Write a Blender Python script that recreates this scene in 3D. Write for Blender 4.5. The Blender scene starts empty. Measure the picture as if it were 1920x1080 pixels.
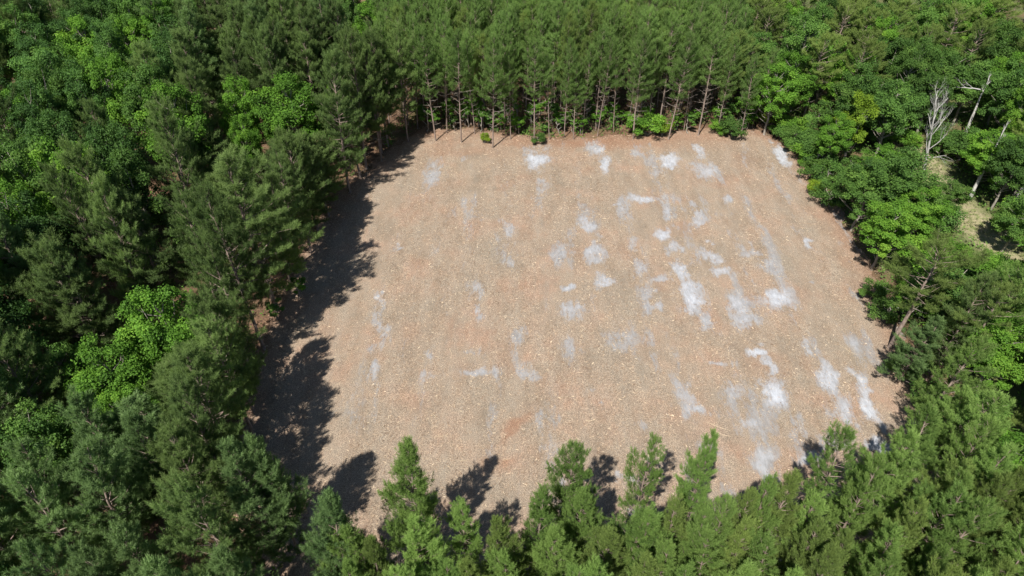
import bpy, math, random
import numpy as np
from mathutils import Vector

random.seed(7)
rng = np.random.default_rng(7)
scene = bpy.context.scene

# ------------------------------------------------------------------ camera
CAM_H = 50.0
PITCH = 40.0                      # degrees below the horizon
FPX = 1297.0                      # focal length in pixels of a 1920 wide frame
cam_data = bpy.data.cameras.new("camera")
cam_data.sensor_width = 36.0
cam_data.lens = FPX / 1920.0 * 36.0
cam_data.clip_start = 0.5
cam_data.clip_end = 3000.0
cam = bpy.data.objects.new("camera", cam_data)
scene.collection.objects.link(cam)
cam.location = (0, 0, CAM_H)
cam.rotation_euler = (math.radians(90 - PITCH), 0, 0)
scene.camera = cam

# ------------------------------------------------------------------ world and sun
SUN_EL = 54.0
SHADOW_AZ = 27.0                  # shadows run away from the camera, 27 degrees to the right
world = bpy.data.worlds.new("World")
scene.world = world
world.use_nodes = True
wn = world.node_tree.nodes
wl = world.node_tree.links
for n in list(wn):
    wn.remove(n)
w_out = wn.new("ShaderNodeOutputWorld")
w_bg = wn.new("ShaderNodeBackground")
w_sky = wn.new("ShaderNodeTexSky")
w_sky.sky_type = 'NISHITA'
w_sky.sun_disc = False
w_sky.sun_elevation = math.radians(SUN_EL)
w_sky.sun_rotation = math.radians(180 + SHADOW_AZ)
w_sky.air_density = 1.0
w_sky.dust_density = 0.6
w_bg.inputs["Strength"].default_value = 0.055
wl.new(w_sky.outputs[0], w_bg.inputs["Color"])
wl.new(w_bg.outputs[0], w_out.inputs["Surface"])

sun_data = bpy.data.lights.new("sun", 'SUN')
sun_data.energy = 4.7
sun_data.angle = math.radians(0.55)
sun_data.color = (1.0, 0.955, 0.89)
sun = bpy.data.objects.new("sun", sun_data)
scene.collection.objects.link(sun)
ce, se = math.cos(math.radians(SUN_EL)), math.sin(math.radians(SUN_EL))
sa, ca = math.sin(math.radians(SHADOW_AZ)), math.cos(math.radians(SHADOW_AZ))
sun.rotation_euler = Vector((sa * ce, ca * ce, -se)).to_track_quat('-Z', 'Y').to_euler()

scene.view_settings.view_transform = 'Standard'
scene.view_settings.look = 'None'
scene.view_settings.gamma = 1.0
scene.view_settings.use_curve_mapping = False
scene.view_settings.exposure = 1.05
scene.cycles.max_bounces = 6
scene.cycles.diffuse_bounces = 3
scene.cycles.glossy_bounces = 1
scene.cycles.transmission_bounces = 3
scene.cycles.transparent_max_bounces = 4

# ------------------------------------------------------------------ pixel <-> place helpers
TP = math.radians(PITCH)


def ground(px, py, z=0.0):
    """The point at height z that shows at pixel (px, py) of the 1920x1080 photograph."""
    dx = (px - 960) / FPX
    dy = -(py - 540) / FPX
    d = np.array([dx, math.cos(TP) + dy * math.sin(TP), -math.sin(TP) + dy * math.cos(TP)])
    t = (z - CAM_H) / d[2]
    return float(d[0] * t), float(d[1] * t)


def project(x, y, z):
    zz = z - CAM_H
    depth = y * math.cos(TP) - zz * math.sin(TP)
    up = y * math.sin(TP) + zz * math.cos(TP)
    return 960 + FPX * x / depth, 540 - FPX * up / depth


# ------------------------------------------------------------------ mesh helpers
def new_mesh(name, V, F, mat=None, smooth=False, attr=None):
    """V (n,3); F (m,k) with k 3 or 4, or a list of such arrays; attr {name: per-vertex float}"""
    if not isinstance(F, list):
        F = [F]
    F = [np.asarray(f, dtype=np.int32) for f in F if len(f)]
    V = np.asarray(V, dtype=np.float32)
    me = bpy.data.meshes.new(name)
    me.vertices.add(len(V))
    me.vertices.foreach_set("co", V.ravel())
    nl = sum(f.size for f in F)
    npoly = sum(len(f) for f in F)
    me.loops.add(nl)
    me.polygons.add(npoly)
    me.loops.foreach_set("vertex_index", np.concatenate([f.ravel() for f in F]))
    starts, s = [], 0
    for f in F:
        starts.append(s + np.arange(len(f)) * f.shape[1])
        s += f.size
    me.polygons.foreach_set("loop_start", np.concatenate(starts).astype(np.int32))
    if smooth:
        me.polygons.foreach_set("use_smooth", np.ones(npoly, dtype=bool))
    me.update(calc_edges=True)
    if attr:
        for k, a in attr.items():
            at = me.attributes.new(k, 'FLOAT', 'POINT')
            at.data.foreach_set("value", np.asarray(a, dtype=np.float32))
    if mat:
        me.materials.append(mat)
    return me


class Geo:
    """collects tubes into one mesh"""

    def __init__(self):
        self.V, self.F, self.n = [], [], 0

    def add(self, V, F):
        self.V.append(np.asarray(V, dtype=float))
        self.F.append(np.asarray(F, dtype=int) + self.n)
        self.n += len(V)

    def tube(self, pts, rads, sides=6):
        pts = np.asarray(pts, dtype=float)
        k = len(pts)
        tang = np.gradient(pts, axis=0)
        tang /= np.linalg.norm(tang, axis=1)[:, None] + 1e-9
        ref = np.array([0.31, 0.95, 0.02]) if abs(tang[0][2]) > 0.6 else np.array([0.02, 0.05, 1.0])
        a = np.cross(tang, ref)
        a /= np.linalg.norm(a, axis=1)[:, None] + 1e-9
        b = np.cross(tang, a)
        th = np.arange(sides) * 2 * math.pi / sides
        ring = (a[:, None, :] * np.cos(th)[None, :, None] + b[:, None, :] * np.sin(th)[None, :, None])
        V = pts[:, None, :] + ring * np.asarray(rads)[:, None, None]
        V = V.reshape(-1, 3)
        F = []
        for i in range(k - 1):
            for j in range(sides):
                j2 = (j + 1) % sides
                F.append((i * sides + j, i * sides + j2, (i + 1) * sides + j2, (i + 1) * sides + j))
        self.add(V, F)

    def mesh(self, name, mat, smooth=True):
        return new_mesh(name, np.concatenate(self.V), np.concatenate(self.F), mat, smooth)


def unit(v):
    v = np.asarray(v, dtype=float)
    return v / (np.linalg.norm(v, axis=-1, keepdims=True) + 1e-9)


def frames(D):
    """orthonormal frames (n,3,3) whose third column is D"""
    D = unit(D)
    ref = np.where(np.abs(D[:, 2:3]) > 0.9, np.array([[1.0, 0, 0]]), np.array([[0, 0, 1.0]]))
    A = unit(np.cross(ref, D))
    B = np.cross(D, A)
    return np.stack([A, B, D], axis=2)


# ------------------------------------------------------------------ value noise in numpy
_tab = np.random.default_rng(99).random((256, 256))


def vnoise(x, y):
    xi, yi = np.floor(x).astype(int), np.floor(y).astype(int)
    fx, fy = x - xi, y - yi
    fx, fy = fx * fx * (3 - 2 * fx), fy * fy * (3 - 2 * fy)
    g = lambda i, j: _tab[i & 255, j & 255]
    return (g(xi, yi) * (1 - fx) + g(xi + 1, yi) * fx) * (1 - fy) + (g(xi, yi + 1) * (1 - fx) + g(xi + 1, yi + 1) * fx) * fy


def fbm(x, y, o=4):
    s, a, t = 0, 0.5, 0
    for i in range(o):
        s = s + a * vnoise(x * 2 ** i + 17.3 * i, y * 2 ** i + 9.1 * i)
        t += a
        a *= 0.5
    return s / t


# ------------------------------------------------------------------ materials
def mat_base(name):
    m = bpy.data.materials.new(name)
    m.use_nodes = True
    nt = m.node_tree
    for n in list(nt.nodes):
        nt.nodes.remove(n)
    out = nt.nodes.new("ShaderNodeOutputMaterial")
    return m, nt, out


def N(nt, kind, **kw):
    n = nt.nodes.new(kind)
    for k, v in kw.items():
        setattr(n, k, v)
    return n


def ramp(nt, fac, stops, interp='LINEAR'):
    r = N(nt, "ShaderNodeValToRGB")
    r.color_ramp.interpolation = interp
    el = r.color_ramp.elements
    while len(el) < len(stops):
        el.new(0.5)
    for e, (p, c) in zip(el, stops):
        e.position = p
        e.color = (*c, 1) if len(c) == 3 else c
    if fac is not None:
        nt.links.new(fac, r.inputs[0])
    return r.outputs[0]


def mix(nt, fac, a, b, mode='MIX'):
    m = N(nt, "ShaderNodeMix", data_type='RGBA', blend_type=mode)
    for sock, v in ((m.inputs[0], fac), (m.inputs[6], a), (m.inputs[7], b)):
        if isinstance(v, (int, float)):
            sock.default_value = v
        elif isinstance(v, tuple):
            sock.default_value = (*v, 1)
        else:
            nt.links.new(v, sock)
    return m.outputs[2]


def math_n(nt, op, a, b=0.0, clamp=False):
    m = N(nt, "ShaderNodeMath", operation=op, use_clamp=clamp)
    for i, v in enumerate((a, b)):
        if isinstance(v, (int, float)):
            m.inputs[i].default_value = v
        else:
            nt.links.new(v, m.inputs[i])
    return m.outputs[0]


def noise(nt, scale, detail=3, rough=0.6, vec=None, distort=0.0):
    n = N(nt, "ShaderNodeTexNoise")
    n.inputs["Scale"].default_value = scale
    n.inputs["Detail"].default_value = detail
    n.inputs["Roughness"].default_value = rough
    n.inputs["Distortion"].default_value = distort
    if vec is not None:
        nt.links.new(vec, n.inputs["Vector"])
    return n.outputs[0]


def foliage_mat(name, stops, var=(0.9, 1.1), transl=0.3, rough=0.6, dead=None):
    """stops: colours across the per-leaf tint; whole trees differ through their object random value"""
    m, nt, out = mat_base(name)
    at = N(nt, "ShaderNodeAttribute", attribute_name="tint")
    oi = N(nt, "ShaderNodeObjectInfo")
    shift = math_n(nt, 'MULTIPLY_ADD', oi.outputs["Random"], 0.34)
    nt.nodes[-1].inputs[2].default_value = -0.17
    f = math_n(nt, 'ADD', at.outputs["Fac"], shift, True)
    col = ramp(nt, f, stops)
    # brightness from tree to tree
    wn_ = N(nt, "ShaderNodeTexWhiteNoise", noise_dimensions='1D')
    nt.links.new(oi.outputs["Random"], wn_.inputs["W"])
    mr = N(nt, "ShaderNodeMapRange")
    mr.inputs[3].default_value, mr.inputs[4].default_value = var
    nt.links.new(wn_.outputs["Value"], mr.inputs[0])
    hs = N(nt, "ShaderNodeHueSaturation")
    nt.links.new(col, hs.inputs["Color"])
    nt.links.new(mr.outputs[0], hs.inputs["Value"])
    p = N(nt, "ShaderNodeBsdfPrincipled")
    p.inputs["Roughness"].default_value = rough
    p.inputs["Specular IOR Level"].default_value = 0.14
    nt.links.new(hs.outputs[0], p.inputs["Base Color"])
    t = N(nt, "ShaderNodeBsdfTranslucent")
    tc = mix(nt, 1.0, hs.outputs[0], (1.0, 1.15, 0.45), 'MULTIPLY')
    nt.links.new(tc, t.inputs["Color"])
    ms = N(nt, "ShaderNodeMixShader")
    ms.inputs[0].default_value = transl
    nt.links.new(p.outputs[0], ms.inputs[1])
    nt.links.new(t.outputs[0], ms.inputs[2])
    nt.links.new(ms.outputs[0], out.inputs["Surface"])
    return m


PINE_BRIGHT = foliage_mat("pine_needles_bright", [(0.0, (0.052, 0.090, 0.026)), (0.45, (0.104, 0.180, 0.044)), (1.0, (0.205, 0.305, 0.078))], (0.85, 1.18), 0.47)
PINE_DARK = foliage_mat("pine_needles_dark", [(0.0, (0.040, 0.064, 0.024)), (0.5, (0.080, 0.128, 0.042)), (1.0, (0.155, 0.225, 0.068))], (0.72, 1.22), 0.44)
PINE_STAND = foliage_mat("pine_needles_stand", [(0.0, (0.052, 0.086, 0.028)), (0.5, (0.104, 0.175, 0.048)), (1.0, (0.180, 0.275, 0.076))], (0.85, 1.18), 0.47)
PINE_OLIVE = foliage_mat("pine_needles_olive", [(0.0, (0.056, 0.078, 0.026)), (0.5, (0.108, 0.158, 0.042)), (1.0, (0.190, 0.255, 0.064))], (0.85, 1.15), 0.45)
PINE_BLUE = foliage_mat("pine_needles_bluish", [(0.0, (0.038, 0.066, 0.028)), (0.5, (0.080, 0.138, 0.050)), (1.0, (0.160, 0.245, 0.086))], (0.8, 1.15), 0.45)
LEAF_BRIGHT = foliage_mat("broad_leaves_bright", [(0.0, (0.052, 0.120, 0.016)), (0.5, (0.112, 0.240, 0.028)), (1.0, (0.195, 0.335, 0.042))], (0.85, 1.12), 0.42, 0.65)
LEAF_MID = foliage_mat("broad_leaves_mid", [(0.0, (0.042, 0.090, 0.022)), (0.5, (0.086, 0.172, 0.034)), (1.0, (0.150, 0.255, 0.050))], (0.75, 1.25), 0.42, 0.65)
LEAF_DARK = foliage_mat("broad_leaves_dark", [(0.0, (0.030, 0.068, 0.018)), (0.5, (0.060, 0.132, 0.030)), (1.0, (0.108, 0.205, 0.044))], (0.72, 1.25), 0.40, 0.65)
LEAF_YELLOW = foliage_mat("broad_leaves_yellow", [(0.0, (0.090, 0.150, 0.015)), (0.5, (0.165, 0.255, 0.022)), (1.0, (0.260, 0.345, 0.035))], (0.9, 1.1), 0.42, 0.65)


def bark_mat(name, dark, light, scale=6.0):
    m, nt, out = mat_base(name)
    tc = N(nt, "ShaderNodeTexCoord")
    mp = N(nt, "ShaderNodeMapping")
    mp.inputs["Scale"].default_value = (1, 1, 0.3)
    nt.links.new(tc.outputs["Object"], mp.inputs[0])
    f = noise(nt, scale, 4, 0.7, mp.outputs[0])
    col = ramp(nt, f, [(0.3, dark), (0.65, light)])
    p = N(nt, "ShaderNodeBsdfPrincipled")
    p.inputs["Roughness"].default_value = 0.9
    p.inputs["Specular IOR Level"].default_value = 0.15
    nt.links.new(col, p.inputs["Base Color"])
    bp = N(nt, "ShaderNodeBump")
    bp.inputs["Strength"].default_value = 0.6
    bp.inputs["Distance"].default_value = 0.03
    nt.links.new(f, bp.inputs["Height"])
    nt.links.new(bp.outputs[0], p.inputs["Normal"])
    nt.links.new(p.outputs[0], out.inputs["Surface"])
    return m


BARK_PINE = bark_mat("pine_bark", (0.10, 0.075, 0.06), (0.27, 0.21, 0.175))
BARK_DEAD = bark_mat("dead_twigs", (0.16, 0.13, 0.11), (0.34, 0.29, 0.25))
BARK_GREY = bark_mat("broadleaf_bark", (0.12, 0.11, 0.09), (0.30, 0.27, 0.23))
BARK_WHITE = bark_mat("bleached_wood", (0.19, 0.18, 0.165), (0.44, 0.43, 0.40), 7)
BARK_BROWN = bark_mat("brown_dead_needles", (0.13, 0.07, 0.035), (0.30, 0.17, 0.09))


# ------------------------------------------------------------------ pine builder
def brush_template(r, n_needles, spread=1.0):
    """needles round a shoot of length 1 along +z"""
    V, T = [], []
    for i in range(n_needles):
        t = 0.02 + 0.98 * (i + r.random()) / n_needles
        az = i * 2.399 + r.random() * 0.6
        ang = math.radians(22 + 38 * (1 - t) ** 0.7 + 8 * r.random()) * spread
        ln = (0.42 + 0.14 * r.random()) * (0.8 + 0.3 * (1 - t))
        o = np.array([math.cos(az), math.sin(az), 0])
        d = o * math.sin(ang) + np.array([0, 0, math.cos(ang)])
        side = np.array([-o[1], o[0], 0]) + 0.6 * r.normal(size=3)
        side = unit(side - d * side.dot(d))
        b = np.array([0, 0, t * 0.95]) + o * 0.015
        w = 0.034
        V += [b - side * w, b + side * w, b + d * ln]
        T.append(0.35 + 0.5 * t + 0.15 * r.random())
    return np.array(V), np.array(T)


def place_brushes(P, D, L, tint, r, n_needles=18, variants=6):
    P, D, L, tint = map(np.asarray, (P, D, L, tint))
    Vs, As = [], []
    which = r.integers(0, variants, len(P))
    for k in range(variants):
        tv, tt = brush_template(r, n_needles)
        m = which == k
        if not m.any():
            continue
        R = frames(D[m])
        V = np.einsum('nij,vj->nvi', R, tv) * L[m][:, None, None] + P[m][:, None, :]
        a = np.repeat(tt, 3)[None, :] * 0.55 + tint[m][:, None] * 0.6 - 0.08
        Vs.append(V.reshape(-1, 3))
        As.append(a.ravel())
    V = np.concatenate(Vs)
    A = np.clip(np.concatenate(As), 0, 1)
    return V, np.arange(len(V)).reshape(-1, 3), A


def pine(seed, H=16.0, base=7.5, R=2.6, profile='cone', shoot=0.62, needles=18, step=0.45, gap=0.12, trunk_r=0.15, dead_n=14, dens=1.0, mat=PINE_BRIGHT, bvar=0.42, nb=5, inner=0.28, upw=0.55):
    r = np.random.default_rng(seed)
    g = Geo()
    k = 12
    ts = np.linspace(0, 1, k)
    lean = r.normal(size=2) * 0.35
    wob = np.cumsum(r.normal(size=(k, 2)) * 0.05, axis=0)
    wob -= wob[0]
    tr = np.column_stack([lean[0] * ts ** 1.5 + wob[:, 0], lean[1] * ts ** 1.5 + wob[:, 1], ts * H])
    g.tube(tr, trunk_r * (1 - ts) ** 0.8 + 0.02, 7)
    g.tube(np.array([tr[0] + [0, 0, -0.3], tr[0] + [0, 0, 0.25]]), [trunk_r * 1.5, trunk_r * 1.02], 7)

    def trunk_at(z):
        return np.array([np.interp(z, tr[:, 2], tr[:, 0]), np.interp(z, tr[:, 2], tr[:, 1]), z])

    azf = [r.normal() * 0.16 for _ in range(5)]

    def asym(az):
        return 1 + azf[0] * math.sin(az + 6 * azf[3]) + azf[1] * math.sin(2 * az + 9 * azf[4]) + azf[2] * math.sin(3 * az)

    P, D, L, T = [], [], [], []
    z = base
    az0 = 0
    while z < H - 0.35:
        t = (z - base) / (H - base)
        if profile == 'cone':
            rad = R * min(1.0, 0.55 + t * 2.5) * (1 - t) ** 0.52
        elif profile == 'round':
            rad = R * math.sqrt(max(0.0, 1 - (2 * t - 0.9) ** 2 * 0.75)) * (1 - t ** 6)
        else:
            rad = R * (1 - t) ** 0.62 * (0.72 + 0.28 * min(1, t * 3))
        rad = max(rad, 0.35)
        az0 += 1.1 + r.random()
        for b in range(nb):
            if r.random() < gap:
                continue
            az = az0 + b * 2 * math.pi / nb + r.normal() * 0.25
            bl = rad * asym(az) * (1.0 - bvar * 0.66 + bvar * r.random())
            el = math.radians((6 if profile == 'round' else 10) + 45 * t + r.normal() * 9)
            o = np.array([math.cos(az), math.sin(az), 0.0])
            p0 = trunk_at(z + r.normal() * 0.1)
            n = 5
            s = np.linspace(0, 1, n)
            side = np.array([-o[1], o[0], 0.0])
            bend = r.normal() * 0.12
            bp = p0 + o * (bl * s * math.cos(el))[:, None] + np.array([0, 0, 1.0]) * (bl * (s * math.sin(el) + 0.22 * s ** 2 - 0.1 * s * (1 - t)))[:, None] + side * (bend * bl * s ** 2)[:, None]
            g.tube(bp[[0, 2, 4]], [0.022 + 0.012 * bl, 0.016 + 0.004 * bl, 0.008], 3)
            # twigs fan out of the branch, each ends in a few shoots
            nt_ = max(3, int(bl * 4.6 * dens))
            for q in range(nt_):
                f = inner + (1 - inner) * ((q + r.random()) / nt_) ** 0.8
                c = np.array([np.interp(f, s, bp[:, i]) for i in range(3)])
                sgn = 1 if r.random() < 0.5 else -1
                tl = (0.15 + 0.52 * r.random()) * (1.15 - 0.75 * f) * min(bl, 2.6) * 0.75
                td = unit(o * 0.75 + side * sgn * (0.4 + 0.6 * r.random()) + np.array([0, 0, 0.25 + 0.25 * r.random()]))
                e = c + td * tl
                for j in range(3 if tl > 0.4 else 2):
                    w = 1 - j * 0.38
                    pp = c + (e - c) * w + r.normal(size=3) * 0.06
                    P.append(pp)
                    D.append(unit(td * 0.45 + np.array([0, 0, upw + 0.5 * t]) + r.normal(size=3) * 0.28))
                    L.append(shoot * (0.7 + 0.5 * r.random()) * (1 if j == 0 else 0.85))
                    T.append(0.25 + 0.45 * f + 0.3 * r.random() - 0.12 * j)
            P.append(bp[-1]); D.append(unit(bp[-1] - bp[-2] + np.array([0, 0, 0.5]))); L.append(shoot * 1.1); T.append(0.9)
        z += step * (0.8 + 0.4 * r.random())
    for j in range(7):
        P.append(trunk_at(H - 0.1 - 0.12 * j)); a = r.random() * 6.28
        D.append(unit([0.45 * math.cos(a) * min(1, j), 0.45 * math.sin(a) * min(1, j), 1])); L.append(shoot * 1.1); T.append(0.95)
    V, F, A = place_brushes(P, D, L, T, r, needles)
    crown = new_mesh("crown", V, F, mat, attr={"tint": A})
    trunk = g.mesh("trunk", BARK_PINE)
    dead = []
    for b in range(dead_n):
        gd = Geo()
        zz = base - 0.15 - (base * 0.62) * (b / max(1, dead_n)) ** 1.15 + r.normal() * 0.12
        az = b * 2.4 + r.random() * 0.7
        ln = (0.5 + 1.2 * r.random()) * R * 0.62 * (1 - 0.5 * b / max(1, dead_n))
        o = np.array([math.cos(az), math.sin(az), 0.0])
        up = r.uniform(-0.12, 0.45)
        p0 = trunk_at(zz)
        s = np.linspace(0, 1, 4)
        bp = p0 + o * (ln * s)[:, None] + np.array([0, 0, 1.0]) * (ln * (up * s + 0.15 * s ** 2))[:, None] + r.normal(size=(4, 3)) * 0.05 * s[:, None]
        gd.tube(bp, [0.034, 0.026, 0.018, 0.008], 3)
        for q in range(4):
            f = 0.35 + 0.6 * r.random()
            c = np.array([np.interp(f, s, bp[:, i]) for i in range(3)])
            td = unit(o + np.array([-o[1], o[0], 0]) * r.choice([-1, 1]) * 0.9 + r.normal(size=3) * 0.3)
            gd.tube([c, c + td * ln * 0.38 * (1.1 - f)], [0.014, 0.006], 3)
        dead.append(gd.mesh("dead_branch", BARK_DEAD))
    return dict(H=H, R=R, parts=[("trunk", trunk), ("crown", crown)] + [("dead_branch", d) for d in dead])


# ------------------------------------------------------------------ broadleaf builder
def broadleaf(seed, H=13.0, base=4.0, R=3.6, clumps=70, leaves=300, leaf=0.115, mat=LEAF_MID, bark=BARK_GREY, cr=(0.65, 1.15), trunk_r=0.16, squash=1.0):
    r = np.random.default_rng(seed)
    g = Geo()
    hc = (H + base) / 2
    hz = (H - base) / 2
    C, CR = [], []
    lob = r.normal(size=(7, 3)); lob = unit(lob)
    la = r.uniform(-0.22, 0.25, 7)
    while len(C) < clumps:
        d = unit(r.normal(size=3))
        if d[2] < -0.75:
            continue
        f = r.random() ** 0.42
        k = 1 + sum(a * max(0, d.dot(l)) ** 3 for a, l in zip(la, lob))
        c = np.array([d[0] * R * f * k, d[1] * R * f * k, hc + d[2] * hz * f * k * 0.93])
        C.append(c)
        CR.append(r.uniform(*cr) * (1.0 if d[2] > -0.2 else 0.8) * R / 3.6)
    C = np.array(C); CR = np.array(CR)
    k = 8
    ts = np.linspace(0, 1, k)
    wob = np.cumsum(r.normal(size=(k, 2)) * 0.13, axis=0); wob -= wob[0]
    tr = np.column_stack([wob[:, 0], wob[:, 1], ts * (base + (H - base) * 0.75)])
    g.tube(tr, trunk_r * (1 - ts) ** 0.7 + 0.03, 7)
    g.tube(np.array([tr[0] + [0, 0, -0.3], tr[0] + [0, 0, 0.3]]), [trunk_r * 1.6, trunk_r * 1.02], 7)
    for c, q in list(zip(C, CR))[::2]:
        zz = min(tr[-1, 2] - 0.2, max(base * 0.7, c[2] - np.hypot(c[0], c[1]) * 0.8 - 0.5))
        p0 = np.array([np.interp(zz, tr[:, 2], tr[:, 0]), np.interp(zz, tr[:, 2], tr[:, 1]), zz])
        mid = p0 * 0.45 + c * 0.55 + r.normal(size=3) * 0.2 + [0, 0, -0.25]
        g.tube([p0, mid, c], [0.055, 0.035, 0.012], 4)
    # leaves: each clump is a loose shell of leaves
    n = leaves
    M = len(C)
    d = r.normal(size=(M, n, 3)); d[..., 2] = d[..., 2] * 0.85 + 0.25
    d = unit(d)
    rr = (r.random((M, n, 1)) ** 0.45) * (0.9 + 0.25 * r.normal(size=(M, n, 1)) * 0.5)
    P = C[:, None, :] + d * rr * CR[:, None, None] * np.array([1.15, 1.15, 0.9 * squash])
    out = unit(P - np.array([0, 0, hc - hz * 0.4]))
    nrm = unit(d * 0.35 + out * 0.35 + np.array([0, 0, 0.4]) + r.normal(size=d.shape) * 0.5)
    P, nrm = P.reshape(-1, 3), nrm.reshape(-1, 3)
    R3 = frames(nrm)
    s = leaf * (0.7 + 0.6 * r.random(len(P)))
    th = r.random(len(P)) * 6.283
    a = R3[:, :, 0] * np.cos(th)[:, None] + R3[:, :, 1] * np.sin(th)[:, None]
    b = np.cross(nrm, a)
    V = np.stack([P - a * s[:, None], P + b * s[:, None] * 0.55, P + a * s[:, None] * 0.9, P - b * s[:, None] * 0.55], axis=1)
    ct = r.normal(size=M) * 0.16
    A = 0.42 + np.repeat(ct, n) + r.normal(size=len(P)) * 0.13 + 0.12 * (rr.reshape(-1) - 0.7)
    A = np.repeat(np.clip(A, 0, 1), 4)
    crown = new_mesh("crown", V.reshape(-1, 3), np.arange(len(P) * 4).reshape(-1, 4), mat, attr={"tint": A})
    trunk = g.mesh("trunk", bark)
    return dict(H=H, R=R, parts=[("trunk", trunk), ("crown", crown)])


# ------------------------------------------------------------------ dead tree builder
def grow(g, r, p, d, ln, rad, depth, up=0.15, kids=3):
    n = 5
    pts = [np.array(p, dtype=float)]
    dd = unit(d)
    for i in range(n):
        dd = unit(dd + r.normal(size=3) * 0.09 + np.array([0, 0, up * 0.2]))
        pts.append(pts[-1] + dd * ln / n)
    rads = np.linspace(rad, rad * 0.45, n + 1)
    g.tube(pts, rads, 5 if depth > 1 else 3)
    if depth <= 0:
        return
    for k in range(kids + (1 if depth == 1 else 0)):
        i = 2 + k % (n - 1)
        i = min(i, n)
        a = unit(np.cross(dd, r.normal(size=3)))
        nd = unit(dd * 0.8 + a * 0.65 + np.array([0, 0, up]))
        grow(g, r, pts[i], nd, ln * r.uniform(0.5, 0.75), rads[i] * 0.6, depth - 1, up, kids)


COL = scene.collection
REGISTER = []


def link(name, me, parent=None):
    o = bpy.data.objects.new(name, me)
    COL.objects.link(o)
    if parent is not None:
        o.parent = parent
    return o


def root(name, x, y, z=0.0, rz=0.0, sc=(1, 1, 1), tilt=(0, 0)):
    o = bpy.data.objects.new(name, None)
    o.empty_display_size = 0.5
    COL.objects.link(o)
    o.location = (x, y, z)
    o.rotation_euler = (tilt[0], tilt[1], rz)
    o.scale = sc
    return o


def tag(o, label, cat=None, group=None, kind=None):
    if label:
        o["label"] = label
    if cat:
        o["category"] = cat
    if group:
        o["group"] = group
    if kind:
        o["kind"] = kind
    return o


def place(name, var, x, y, h, R, label, cat, group=None, dead=True, rz=None, tilt=None):
    sz = h / var["H"]
    sx = R / var["R"]
    if tilt is None:
        tilt = (random.gauss(0, 0.03), random.gauss(0, 0.03))
    o = root(name, x, y, 0, random.uniform(0, 6.283) if rz is None else rz, (sx, sx, sz), tilt)
    for nm, me in var["parts"]:
        if nm == "dead_branch" and not dead:
            continue
        link(nm, me, o)
    tag(o, label, cat, group)
    return o


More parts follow.
